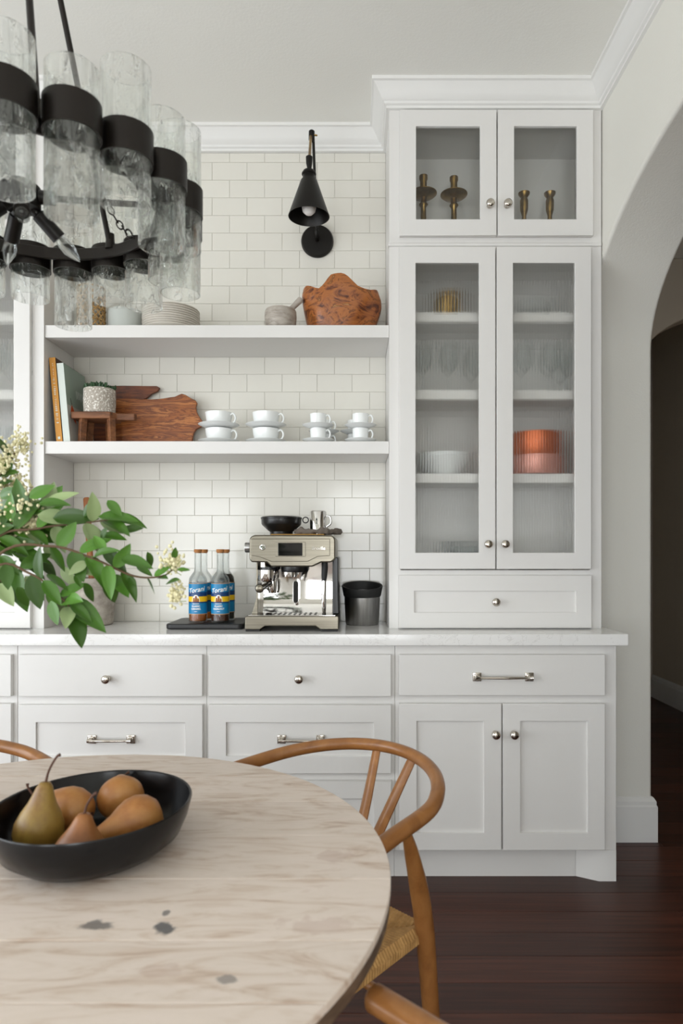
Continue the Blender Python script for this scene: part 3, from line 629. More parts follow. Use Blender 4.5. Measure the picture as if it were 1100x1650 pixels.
# milk jug and cloth on top
jx, jr = cp(790, 0)[0], 0.034
ju = thing('milk_jug', 'polished steel milk jug standing upside down on the coffee machine', 'jug', (jx, cmy+0.14, ztop+0.0045))
jw = Vector(ju.location)
MB().lathe([(0.032, 0.0), (jr, 0.0), (jr, 0.004), (jr-0.0005, 0.09), (jr-0.004, 0.095), (0, 0.096), (0, 0.094), (jr-0.006, 0.093), (jr-0.003, 0.088), (0.0325, 0.004)], 36, c=jw).build('body', 'chrome', ju)
MB().tube(smoothpath([jw+Vector((0.032, -0.01, 0.075)), jw+Vector((0.05, -0.018, 0.07)), jw+Vector((0.052, -0.018, 0.045)), jw+Vector((0.034, -0.012, 0.03))], 5), 0.0055, 10, flat=0.6).build('handle', 'chrome', ju)
mb = MB(); vs = []; fs = []; n = 60; mrow = 10     # crumpled cloth ring round the jug
for i in range(n):
    A = 2*PI*i/n
    for j in range(mrow):
        B = 2*PI*j/mrow; rr = 0.011+0.004*math.sin(5*A+1)+0.003*math.sin(11*A+2*B)+0.002*math.sin(17*A-B)
        R = 0.068+0.006*math.sin(2*A+0.6); vs.append(((R+rr*math.cos(B))*math.cos(A)*1.12, (R+rr*math.cos(B))*math.sin(A)*0.92, max(0.0, 0.010+rr*math.sin(B)*1.1)))
        fs.append((i*mrow+j, ((i+1) % n)*mrow+j, ((i+1) % n)*mrow+(j+1) % mrow, i*mrow+(j+1) % mrow))
one(mb.add(vs, fs), 'dish_cloth', 'cloth_brown', 'crumpled grey-brown cloth around the milk jug', 'cloth', (jx-0.004, cmy+0.14, ztop+0.0045))
# knock box
kb = thing('knock_box', 'brushed steel knock box with black slanted rim between coffee machine and glass cabinet', 'knock box', (0.035, 2.825, CT+0.0005))
c = Vector(kb.location)
def slant(v): return [(x, y, z+(0.0 if z < c.z+0.1 else (y-c.y)*0.16*(z-c.z-0.1)/0.06)) for x, y, z in v]
mb = MB().lathe([(0, 0.0), (0.067, 0.0), (0.070, 0.004), (0.076, 0.135), (0.072, 0.135), (0.066, 0.008), (0, 0.008)], 40, c=c); mb.v = slant(mb.v); mb.build('bucket', 'steel_bucket', kb)
mb = MB().lathe([(0.0765, 0.118), (0.079, 0.122), (0.086, 0.158), (0.085, 0.164), (0.080, 0.163), (0.074, 0.125), (0.070, 0.03), (0, 0.03)], 40, c=c); mb.v = slant(mb.v); mb.build('rim_liner', 'black_rubber', kb)
MB().tube([c+Vector((-0.072, 0, 0.132)), c+Vector((0.072, 0, 0.132))], 0.008, 14).build('knock_bar', 'black_rubber', kb)
# crock with wooden spoons
cx, cy = XP(150, 2.81), 2.81
cr = thing('utensil_crock', 'rough grey stone crock on the worktop behind the foliage', 'crock', (cx, cy, CT+0.0005)); c = Vector(cr.location)
MB().lathe([(0, 0), (0.074, 0), (0.080, 0.006), (0.088, 0.10), (0.088, 0.18), (0.084, 0.196), (0.080, 0.196), (0.080, 0.175), (0.078, 0.01), (0, 0.01)], 40, c=c).build('body', 'stone_crock', cr)
MB().torus(c+Vector((0, 0, 0.15)), 0.088, 0.0025, 'z', 40, 6).build('band', 'stone_crock', cr)
for dx, dy, tx2, L_, lab in ((0.012, -0.02, -0.06, 0.52, 'long wooden spoon handle standing in the stone crock'),):
    b0 = c+Vector((dx, dy, 0.012)); e = b0+Vector((tx2*0.6, 0.01, L_))
    d_ = (e-b0)/L_
    one(MB().tube([(0,0,0), d_*0.05, d_*(L_*0.5), d_*(L_*0.8), d_*(L_-0.006), d_*L_], [0.006, 0.0075, 0.0085, 0.0095, 0.0095, 0.006], 12, flat=1.5, up=(1, 0, 0)), 'wooden_spoon', 'spoon_wood', lab, 'spoon', b0)

# ------------------------------------------------------------------ lower shelf
# cups and saucers
def saucer_prof(R, h): return [(0, 0), (R*0.42, 0), (R*0.45, h*0.18), (R*0.62, h*0.3), (R*0.92, h*0.78), (R, h*0.96), (R*0.99, h), (R*0.90, h*0.9), (R*0.6, h*0.5), (R*0.42, h*0.36), (0, h*0.34)]
def cup(name, R, H, hr, kind):
    r = link(name, None)
    if kind == 'wide': pr = [(0, 0), (R*0.5, 0), (R*0.52, H*0.03), (R*0.72, H*0.16), (R*0.9, H*0.42), (R*0.97, H*0.75), (R, H), (R*0.96, H), (R*0.93, H*0.75), (R*0.86, H*0.42), (R*0.66, H*0.2), (0, H*0.1)]
    else: pr = [(0, 0), (R*0.84, 0), (R*0.92, H*0.05), (R*0.96, H*0.4), (R, H), (R*0.93, H), (R*0.89, H*0.4), (R*0.84, H*0.1), (0, H*0.08)]
    MB().lathe(pr, 36).build('bowl', 'porcelain', r)
    a = R*0.93
    MB().tube(smoothpath([(a, 0, H*0.82), (a+hr*0.9, 0, H*0.9), (a+hr*1.5, 0, H*0.62), (a+hr*1.1, 0, H*0.3), (a*0.94, 0, H*0.26)], 5), H*0.065, 10).build('handle', 'porcelain', r)
    return r
wide0 = cup('coffee_cup', 0.056, 0.060, 0.017, 'wide'); esp0 = cup('espresso_cup', 0.0335, 0.054, 0.013, 'tall')
sw = MB().lathe(saucer_prof(0.085, 0.02), 44).mesh('saucer'); sw.materials.append(MATS['porcelain'])
se = MB().lathe(saucer_prof(0.0655, 0.0165), 40).mesh('saucer'); se.materials.append(MATS['porcelain'])
used = {}
def stack(x, y, kind, where, group):
    c0, sm, sh, ch, nm = (wide0, sw, 0.0075, 0.060, 'large') if kind == 'wide' else (esp0, se, 0.0062, 0.054, 'small')
    z = S2+0.0005
    for lvl in ('bottom', 'top'):
        s_ = link('saucer', sm, None, (x, y, z)); tag(s_, f'{nm} white saucer, {"lower" if lvl == "bottom" else "upper"} of the stack {where}', 'saucer', group); z += sh
        lab = f'{nm} white cup, {"lower" if lvl == "bottom" else "upper"} of the stack {where}'
        rot = (0, 0, random.uniform(-0.35, -0.1))
        if kind not in used: used[kind] = 1; o = c0; o.location = (x, y, z); o.rotation_euler = rot; tag(o, lab, 'cup', group)
        else:
            o = clone(c0, (x, y, z), lab, group, rot); o['category'] = 'cup'
        z += ch+0.0003
stack(-0.561, 2.785, 'wide', 'next to the olive-wood board', 'stacked cups on the lower shelf')
stack(-0.365, 2.785, 'wide', 'beside the espresso cups', 'stacked cups on the lower shelf')
stack(-0.1456, 2.737, 'tall', 'second from the glass cabinet, at the shelf edge', 'stacked cups on the lower shelf')
stack(0.0266, 2.737, 'tall', 'beside the glass cabinet, at the shelf edge', 'stacked cups on the lower shelf')
stack(-0.128, 2.873, 'tall', 'second from the glass cabinet, against the tiles', 'stacked cups on the lower shelf')
stack(0.006, 2.873, 'tall', 'beside the glass cabinet, against the tiles', 'stacked cups on the lower shelf')
# cutting boards leaning on the tiles
def board(name, pts, Y, t, m, label, ybase):
    pl = [(XP(px, Y), ZP(py, Y)) for px, py in pts]; cx = sum(p[0] for p in pl)/len(pl); z0 = min(p[1] for p in pl)
    sm = []
    q = [Vector((p[0]-cx, p[1]-z0, 0)) for p in pl]
    ob = one(MB().prism([(p.x, p.y) for p in q], -t/2, t/2, 'xz'), name, m, label, 'cutting board', (cx, ybase, S2+0.0008), (-0.045, 0, 0), bevel=0.003)
    return ob
board('cutting_board', [(142,621),(200,620.5),(236,621),(251,621),(256,624),(252,630),(243,634),(236,640),(231,643),(222,644),(218,660),(216,725.5),(152,725.5)], 2.905, 0.016, 'walnut_board', 'dark wooden cutting board with pointed end, behind the olive-wood one', 2.912)
board('cutting_board', [(186,643),(215,643),(242,644.5),(262,643),(273,641),(281,640),(287,637),(292,635),(298,637),(306,642),(314,646),(317,650),(315,657),(316,664),(320,672),(326,680),(328.5,684),(324,689),(316,693),(312,699),(310,708),(309,725.5),(184,725.5)], 2.885, 0.018, 'olive_wood', 'large live-edge olive-wood cutting board leaning on the tiles', 2.889)
# little stool with potted succulent
st = thing('wooden_riser', 'small rustic wooden riser stool carrying the potted succulent', 'stool', (XP(158, 2.77), 2.77, S2)); c = Vector(st.location)
zt = ZP(668, 2.77); zb = ZP(679, 2.77)
yy = 2.77
tp = [(XP(124, yy), -0.062), (XP(150, yy), -0.066), (XP(186, yy), -0.062), (XP(192, yy), -0.03), (XP(205, yy), -0.022), (XP(219, yy), -0.024), (XP(222, yy), -0.008), (XP(205, yy), 0.0), (XP(193, yy), 0.02), (XP(188, yy), 0.055), (XP(125, yy), 0.058)]
MB().prism([(x, yy+y) for x, y in tp], zb, zt, 'xy').build('top', 'stool_wood', st, bevel=0.004)
for lx, ly in ((134, -0.045), (179, -0.045), (145, 0.04), (176, 0.04)):
    x = XP(lx, yy+ly); sx = -0.006 if lx < 160 else 0.004
    MB().tube([(x+sx, yy+ly, S2+0.0005), (x, yy+ly, zb+0.002)], [0.0175, 0.0185], 4).build('leg', 'stool_wood', st, bevel=0.002)
pt = thing('potted_succulent', 'small whitish concrete pot with dark green succulent on the riser', 'plant', (XP(160.5, 2.765), 2.765, zt+0.0005)); c = Vector(pt.location)
MB().lathe([(0, 0), (0.058, 0), (0.062, 0.004), (0.064, 0.05), (0.063, 0.098), (0.060, 0.101), (0.057, 0.098), (0.056, 0.085), (0, 0.083)], 40, c=c).build('pot', 'concrete', pt)
mb = MB()
lf = MB()
for i in range(90):
    A = random.random()*2*PI; R = 0.052*math.sqrt(random.random()); L_ = random.uniform(0.022, 0.036); tl = random.uniform(0.1, 0.9)*(R/0.052)
    p0 = c+Vector((R*math.cos(A), R*math.sin(A), 0.092)); d_ = Vector((math.cos(A)*math.sin(tl), math.sin(A)*math.sin(tl), math.cos(tl)))
    mb.tube([p0, p0+d_*L_*0.5, p0+d_*L_*0.85, p0+d_*L_], [0.003, 0.0062, 0.004, 0.0005], 6)
o = mb.build('succulent_leaves', 'succulent', pt); o['kind'] = 'stuff'
# books leaning on the niche side
def book(label, x, y0, t, dep, h, lean, cov, spine, z, lines):
    r = thing('cookbook', label, 'book', (0,0,0), 'cookbooks on the lower shelf')
    MB().box(0.0025, t-0.0025, 0.004, dep-0.004, 0.003, h-0.003).build('pages', 'page', r)
    cv = MB().prism([(0, dep), (0, 0), (t, 0), (t, dep), (t-0.0025, dep), (t-0.0025, 0.003), (0.0025, 0.003), (0.0025, dep)], 0, h, 'xy').build('cover', cov, r)
    MB().box(-0.0003, t+0.0003, -0.0006, 0.0012, 0, h).build('spine', spine, r)
    lines(r, t, h, dep); r.location = (x, y0, z); r.rotation_euler = (0, lean, 0); return r
def strokes(r, name, n_, place, m):
    """rows of tiny strokes for print too small to read in the photograph"""
    mb = MB(); q_ = random.Random(3)
    for k_ in range(n_): place(mb, k_, q_)
    o = mb.build(name, m, r, smooth=False); o['kind'] = 'stuff'
def lines1(r, t, h, dep): strokes(r, 'spine_lettering', 34, lambda mb, k_, q_: mb.box(t*0.5-0.0015-0.003*(k_ > 8), t*0.5+0.0015+0.003*(k_ > 8)*q_.random(), -0.0011, -0.0005, h*0.93-k_*0.0072-0.004*q_.random(), h*0.93-k_*0.0072), 'book_spine'); MB().box(t*0.3, t*0.7, -0.0011, -0.0005, 0.012, 0.022).build('spine_mark', 'book_spine', r)
def lines2(r, t, h, dep):
    strokes(r, 'cover_lettering', 11, lambda mb, k_, q_: mb.box(t+0.0001, t+0.0004, dep*0.48+k_*0.0085, dep*0.48+k_*0.0085+0.0022, h*0.60+0.012*q_.random(), h*0.72), 'book_spine')
    MB().box(t+0.0001, t+0.0003, 0.004, dep-0.002, 0.002, h*0.48).build('cover_lower', 'book_grey', r)
    ch = [(0.048+0.021*math.sin(PI*k/12)*(1 if s > 0 else -0.25)+0.03*(k/12)**3, h*0.5-0.17*h*2*(k/12)*0.7) for s in (1,) for k in range(13)] + [(0.048-0.018*math.sin(PI*k/12)+0.03*(k/12)**3, h*0.5-0.17*h*2*(k/12)*0.7) for k in range(11, 0, -1)]
    MB().prism(ch, t+0.0003, t+0.0007, 'yz').build('cover_chili', 'chili', r)
    MB().prism([(0.047, h*0.5), (0.037, h*0.58), (0.040, h*0.58), (0.052, h*0.5)], t+0.0003, t+0.0007, 'yz').build('cover_stem', 'chili_dark', r)
book('tall yellow-spined cookbook leaning on the side of the niche', XP(89.5, 2.70)+0.004, 2.70, 0.024, 0.225, 0.342, -0.088, 'book_dark', 'book_yellow', S2+0.0005, lines1)
book('pale green cookbook with a red chili on its cover, leaning on the yellow-spined one', XP(101, 2.695)+0.004, 2.695, 0.026, 0.215, 0.318, -0.088, 'book_green', 'book_spine', S2+0.0005, lines2)

# ------------------------------------------------------------------ upper shelf
zt = S1+0.0005
mo = (XP(452, 2.755), 2.755, zt)
one(MB().lathe([(0, 0), (0.050, 0), (0.056, 0.006), (0.0635, 0.03), (0.0655, 0.06), (0.064, 0.082), (0.061, 0.088), (0.055, 0.086), (0.048, 0.05), (0.03, 0.03), (0, 0.026)], 36), 'mortar', 'marble_grey', 'round grey-brown stone mortar beside the burl bowl', 'mortar', mo)
pd = Vector((0.086, -0.004, 0.086)); L_ = pd.length
one(MB().tube([(0,0,0), pd*0.08, pd*0.3, pd*0.6, pd*0.92, pd*0.98, pd], [0.008, 0.017, 0.014, 0.011, 0.013, 0.012, 0.007], 16), 'pestle', 'marble_grey', 'grey-brown stone pestle leaning in the mortar', 'pestle', (mo[0]+0.0, mo[1], zt+0.05))
# burl bowl with an uneven rim
prof_px = [(486, 476), (489, 471.5), (495, 470), (502, 473), (508, 477), (514, 478.8), (520, 474), (527, 466), (532, 460), (540, 458.5), (552, 458), (559, 461), (566, 467), (577, 476.5), (586, 479.5), (594, 480.5), (602, 477.5), (608, 475.5), (612, 477), (614, 480)]
Yb = 2.80; bcx = XP(550, Yb); rx, ry = 0.1655, 0.112
def rimz(x):
    xs = [(XP(a, Yb)-bcx, ZP(b, Yb)-S1) for a, b in prof_px]
    if x <= xs[0][0]: return xs[0][1]
    for (a, za), (b, zb_) in zip(xs, xs[1:]):
        if x <= b: return za+(zb_-za)*(x-a)/(b-a)
    return xs[-1][1]
vs = []; fs = []; n = 72; lev = 9
def bshape(t): return 0.80+0.20*math.sin(min(1, t)*PI/2)
rows = []
for ring in range(2*lev+1):
    inner = ring > lev; t = ring/lev if not inner else (2*lev-ring)/lev
    for k_ in range(n):
        A = 2*PI*k_/n; ca, sa = math.cos(A), math.sin(A)
        H = rimz(ca*rx) if sa < 0.15 else rimz(ca*rx)*0.86+0.012
        s = bshape(t)*(1 if not inner else 0.90); wob = 1+0.025*math.sin(3*A+4*t)+0.018*math.sin(7*A-6*t)
        z = H*t if not inner else 0.02+(H-0.02)*t
        if ring == lev: s = bshape(1)*0.975; z = H+0.002
        vs.append((ca*rx*s*wob, sa*ry*s*wob, z))
for r_ in range(2*lev):
    for k_ in range(n): j = (k_+1) % n; fs.append((r_*n+k_, r_*n+j, (r_+1)*n+j, (r_+1)*n+k_))
fs += [tuple(range(n-1, -1, -1)), tuple(range(2*lev*n, (2*lev+1)*n))]
one(MB().add(vs, fs), 'burl_bowl', 'burl_wood', 'carved brown burl-wood bowl with an uneven wavy rim', 'bowl', (bcx, Yb, zt), angle=60)
# plates
pm = MB().lathe([(0, 0), (0.075, 0), (0.078, 0.003), (0.112, 0.013), (0.117, 0.0165), (0.1165, 0.0185), (0.11, 0.0165), (0.078, 0.007), (0, 0.006)], 48).mesh('dinner_plate'); pm.materials.append(MATS['plate_glaze'])
for i in range(10):
    o = link('dinner_plate', pm, None, (XP(276, 2.80)+random.uniform(-0.002, 0.002), 2.80+random.uniform(-0.002, 0.002), zt+i*0.0092))
    tag(o, 'stoneware dinner plate in the tall stack on the upper shelf', 'plate', 'stack of dinner plates')
one(MB().lathe([(0, 0), (0.07, 0), (0.075, 0.005), (0.076, 0.10), (0.073, 0.108), (0.069, 0.108), (0.070, 0.1), (0.069, 0.01), (0, 0.01)], 36), 'canister', 'canister_grey', 'pale grey open canister between the plates and the rattan bottle', 'canister', (XP(201, 2.835)+0.004, 2.835, zt))
# rattan-wrapped bottle
rb = thing('rattan_bottle', 'glass bottle in a woven rattan sleeve on the upper shelf', 'bottle', (XP(147, 2.79), 2.79, zt)); c = Vector(rb.location)
MB().lathe([(0, 0.002), (0.05, 0.002), (0.052, 0.008), (0.052, 0.19), (0.045, 0.215), (0.022, 0.235), (0.018, 0.245), (0.018, 0.285), (0.021, 0.288), (0.021, 0.296), (0.015, 0.296), (0.015, 0.245), (0.04, 0.21), (0.047, 0.19), (0.047, 0.01), (0, 0.01)], 32, c=c).build('glass', 'clear_glass', rb)
mb = MB()
for i in range(14):
    for s in (1, -1):
        mb.tube([c+Vector((0.0545*math.cos(2*PI*i/14+s*t*0.35), 0.0545*math.sin(2*PI*i/14+s*t*0.35), 0.012+0.022*t)) for t in range(9)], 0.0027, 5)
for z in (0.01, 0.055, 0.10, 0.145, 0.19): mb.torus(c+Vector((0, 0, z)), 0.055, 0.0034, 'z', 36, 6)
o = mb.build('rattan_sleeve', 'rattan', rb); o['kind'] = 'stuff'

# ------------------------------------------------------------------ cabinet contents
def candlestick(label, x, y, prof, z):
    return one(MB().lathe(prof, 28), 'candlestick', 'brass', label, 'candlestick', (x, y, z), group='brass candlesticks in the top cabinet')
zc_ = ZT0+0.0006; yc_ = 2.80
big = [(0,0),(.055,0),(.057,.008),(.03,.02),(.014,.04),(.012,.08),(.018,.09),(.012,.1),(.011,.16),(.019,.172),(.012,.182),(.013,.2),(.045,.207),(.056,.216),(.056,.219),(.03,.2135),(.0145,.214),(.014,.268),(.0175,.276),(.0175,.29),(.011,.29),(.01,.26),(0,.26)]
sm = [(0, 0), (0.034, 0), (0.036, 0.006), (0.02, 0.016), (0.012, 0.03), (0.017, 0.045), (0.010, 0.058), (0.009, 0.075), (0.016, 0.09), (0.017, 0.112), (0.013, 0.12), (0.023, 0.128), (0.024, 0.132), (0.012, 0.132), (0.011, 0.11), (0, 0.11)]
def scaled(p, k): return [(r, z*k) for r, z in p]
candlestick('tall brass candlestick with wide drip tray, half behind the door stile', XP(682, yc_), yc_, scaled(big, 1.02), zc_)
candlestick('tall brass candlestick with wide drip tray in the middle of the pane', XP(731, yc_), yc_, big, zc_)
candlestick('short turned brass candlestick nearer the door knobs', XP(844, yc_), yc_, scaled(sm, 1.70), zc_)
candlestick('short turned brass candlestick farther from the door knobs', XP(885.5, yc_), yc_, scaled(sm, 1.70), zc_)
def inside(mb, name, m, label, cat, px, Y, lvl, group=None): return one(mb, name, m, label, cat, (XP(px, Y), Y, SZ[lvl]+0.0006), group=group)
inside(MB().lathe([(0, 0), (0.045, 0), (0.048, 0.005), (0.052, 0.105), (0.050, 0.107), (0.046, 0.008), (0, 0.008)], 28), 'brass_tumbler', 'brass', 'brass cup on the top shelf behind the reeded glass', 'cup', 722, 2.80, 0)
inside(MB().lathe([(0, 0), (0.05, 0), (0.07, 0.02), (0.085, 0.07), (0.083, 0.071), (0.067, 0.023), (0.048, 0.005), (0, 0.005)], 32), 'glass_bowl', 'clear_glass', 'clear glass bowl on the top shelf behind the reeded glass', 'bowl', 862, 2.80, 0)
wg = MB().lathe([(0, 0), (0.034, 0), (0.034, 0.002), (0.006, 0.006), (0.004, 0.012), (0.004, 0.085), (0.012, 0.095), (0.036, 0.125), (0.04, 0.16), (0.034, 0.21), (0.0325, 0.21), (0.038, 0.16), (0.034, 0.127), (0.01, 0.099), (0, 0.097)], 24)
wgm = wg.mesh('wine_glass'); wgm.materials.append(MATS['clear_glass'])
for px, Y in ((682, 2.78), (725, 2.78), (765, 2.84), (846, 2.78), (890, 2.78), (915, 2.86)):
    tag(link('wine_glass', wgm, None, (XP(px, Y), Y, SZ[1]+0.0006)), 'clear wine glass on the second shelf behind the reeded glass', 'glass', 'wine glasses in the tall cabinet')
for i in range(2):
    o = one(MB().lathe([(0, 0), (0.06, 0), (0.066, 0.004), (0.118, 0.075), (0.116, 0.077), (0.062, 0.010), (0, 0.008)], 40), 'serving_bowl', 'porcelain', 'white serving bowl nested on the third shelf behind the reeded glass', 'bowl', (XP(716, 2.80), 2.80, SZ[2]+0.0006+i*0.012), group='nested white bowls')
drum = MB().lathe([(0, 0), (0.118, 0), (0.120, 0.003), (0.120, 0.078), (0.116, 0.078), (0.116, 0.006), (0, 0.006)], 44)
inside(drum, 'copper_bowl', 'copper_pink', 'pinkish copper bowl under the orange one on the third shelf', 'bowl', 862, 2.80, 2)
o = one(MB().lathe([(0, 0), (0.110, 0), (0.112, 0.003), (0.112, 0.095), (0.108, 0.095), (0.108, 0.006), (0, 0.006)], 44), 'copper_bowl', 'copper', 'orange copper bowl stacked on the pinkish one', 'bowl', (XP(862, 2.80), 2.80, SZ[2]+0.079))
for i, R in enumerate((0.095, 0.10, 0.105)):
    one(MB().lathe([(0, 0), (R*0.5, 0), (R*0.8, 0.02), (R, 0.07), (R*0.98, 0.071), (R*0.76, 0.023), (R*0.46, 0.005), (0, 0.005)], 32), 'glass_bowl', 'clear_glass', 'clear glass mixing bowl nested at the bottom of the tall cabinet', 'bowl', (XP(750, 2.80), 2.80, SZ[3]+0.0006+i*0.022), group='nested glass mixing bowls')
for i in range(4):
    o = link('serving_plate', pm, None, (XP(862, 2.80), 2.80, SZ[3]+0.0006+i*0.0092)); tag(o, 'plate stacked at the bottom of the tall cabinet behind reeded glass', 'plate', 'plates in the tall cabinet')
xo = XN0-tc1
for px, lvl in ((690, 1), (735, 1), (850, 1), (905, 1), (905, 2), (860, 2)):
    tag(link('wine_glass', wgm, None, (XP(px, 2.80)+xo, 2.80, SZ[lvl]+0.0006)), 'clear wine glass in the reeded cabinet beside the cookbooks', 'glass', 'wine glasses in the cabinet beside the cookbooks')

# ------------------------------------------------------------------ wall sconce
sc = thing('wall_sconce', 'black swing-arm wall sconce with cone shade above the shelves', 'lamp', (-0.16, YB-0.003, ZP(388, 2.93)))
c = Vector(sc.location); RXm = Matrix.Rotation(PI/2, 4, 'X')
MB().lathe([(0, 0), (0.071, 0), (0.071, 0.008), (0.066, 0.018), (0.03, 0.022), (0, 0.022)], 44, c=c, M=RXm).build('backplate', 'lamp_black', sc)
knuckle = c+Vector((0, -0.055, 0.03)); elbow = P(502, 218, 2.80); sj = P(498, 258, 2.63)
MB().tube([c+Vector((0, -0.02, 0.0)), c+Vector((0, -0.045, 0.004)), c+Vector((0, -0.055, 0.018)), knuckle], [0.0095, 0.0095, 0.0095, 0.009], 14).build('stem', 'lamp_black', sc)
MB().tube([knuckle-Vector((0, 0, 0.005)), elbow+Vector((0.006, 0.004, 0))], 0.0058, 12).build('lower_arm', 'lamp_black', sc)
MB().tube([elbow+Vector((-0.003, 0, 0)), sj], 0.0058, 12).build('upper_arm', 'brass', sc)
MB().tube([elbow+Vector((0, 0, -0.026)), elbow+Vector((0, 0, -0.02)), elbow+Vector((0, 0, 0.016)), elbow+Vector((0, 0, 0.02))], [0.008, 0.0125, 0.0125, 0.008], 14).build('elbow_joint', 'lamp_black', sc)
MB().tube([elbow+Vector((0.008, -0.002, 0)), elbow+Vector((0.024, -0.002, -0.002))], [0.004, 0.003], 10).build('thumb_screw', 'brass', sc)
MB().tube([sj+Vector((0, 0.0, 0.016)), sj+Vector((0, 0, 0.012)), sj+Vector((0, 0, -0.014)), sj+Vector((0.001, 0, -0.04))], [0.009, 0.0135, 0.012, 0.007], 14).build('shade_joint', 'lamp_black', sc)
sh = Vector((sj.x-0.001, 2.63, 0)); z1 = ZP(283, 2.63); zb_ = ZP(349, 2.63)
MB().lathe([(0.006, z1+0.022), (0.022, z1+0.018), (0.0285, z1+0.008), (0.0285, z1+0.004), (0.024, z1), (0.025, z1-0.012), (0.032, z1-0.02), (0.0795, zb_+0.004), (0.081, zb_), (0.0785, zb_), (0.0300, z1-0.022), (0.0, z1-0.018)], 48, c=sh).build('shade', 'lamp_black', sc)
MB().lathe([(0, zb_+0.006), (0.014, zb_+0.009), (0.025, zb_+0.02), (0.0285, zb_+0.035), (0.024, zb_+0.055), (0.014, zb_+0.078), (0.013, zb_+0.1), (0, zb_+0.1)], 28, c=sh).build('bulb', 'bulb_white', sc)

# ------------------------------------------------------------------ round table
TX, TY, TR, TZ = -0.524, 1.015, 0.579, 0.755
tb = thing('round_table', 'round whitewashed oak dining table with stained plank top', 'table', (TX, TY, 0)); c = Vector(tb.location)
seams = [-TR, 0.713-TY, 0.829-TY, 0.9855-TY, 1.138-TY, 1.293-TY, 1.44-TY, TR]
th = 0.040
for a, b_ in zip(seams, seams[1:]):
    a += 0.0004 if a > -TR else 0; b_ -= 0.0004 if b_ < TR else 0; pr = []
    for i in range(25):
        y = a+(b_-a)*i/24; pr.append((math.sqrt(max(0, TR*TR-y*y)), y))
    pl = [(x, y) for x, y in pr] + [(-x, y) for x, y in reversed(pr)]
    q = []
    for p in pl:
        if not q or (Vector(p)-Vector(q[-1])).length > 1e-4: q.append(p)
    if (Vector(q[0])-Vector(q[-1])).length < 1e-4: q.pop()
    MB().prism([(TX+x, TY+y) for x, y in q], TZ-0.012, TZ, 'xy').build('plank', 'table_wood', tb, bevel=0.0016, seg=2, angle=30)
MB().lathe([(0, TZ-0.036), (TR-0.012, TZ-0.036), (TR-0.004, TZ-0.034), (TR-0.001, TZ-0.030), (TR-0.001, TZ-0.0122), (0, TZ-0.0122)], 96, c=(TX, TY, 0)).build('table_rim', 'table_edge', tb)
MB().lathe([(0, 0.10), (0.13, 0.10), (0.13, 0.14), (0.08, 0.17), (0.065, 0.25), (0.085, 0.36), (0.10, 0.45), (0.075, 0.56), (0.07, 0.62), (0.11, 0.66), (0.20, 0.69), (0.20, TZ-0.0358), (0, TZ-0.0358)], 40, c=(TX, TY, 0)).build('pedestal', 'table_edge', tb)
for k_ in range(4):
    A = PI/2*k_; d_ = Vector((math.cos(A), math.sin(A), 0)); pts = [c+d_*0.05+Vector((0, 0, 0.13)), c+d_*0.2+Vector((0, 0, 0.11)), c+d_*0.32+Vector((0, 0, 0.05)), c+d_*0.36+Vector((0, 0, 0.036))]
    MB().tube(smoothpath(pts, 4), lerps([0.05, 0.045, 0.038, 0.034], 13), 12).build('foot', 'table_edge', tb)

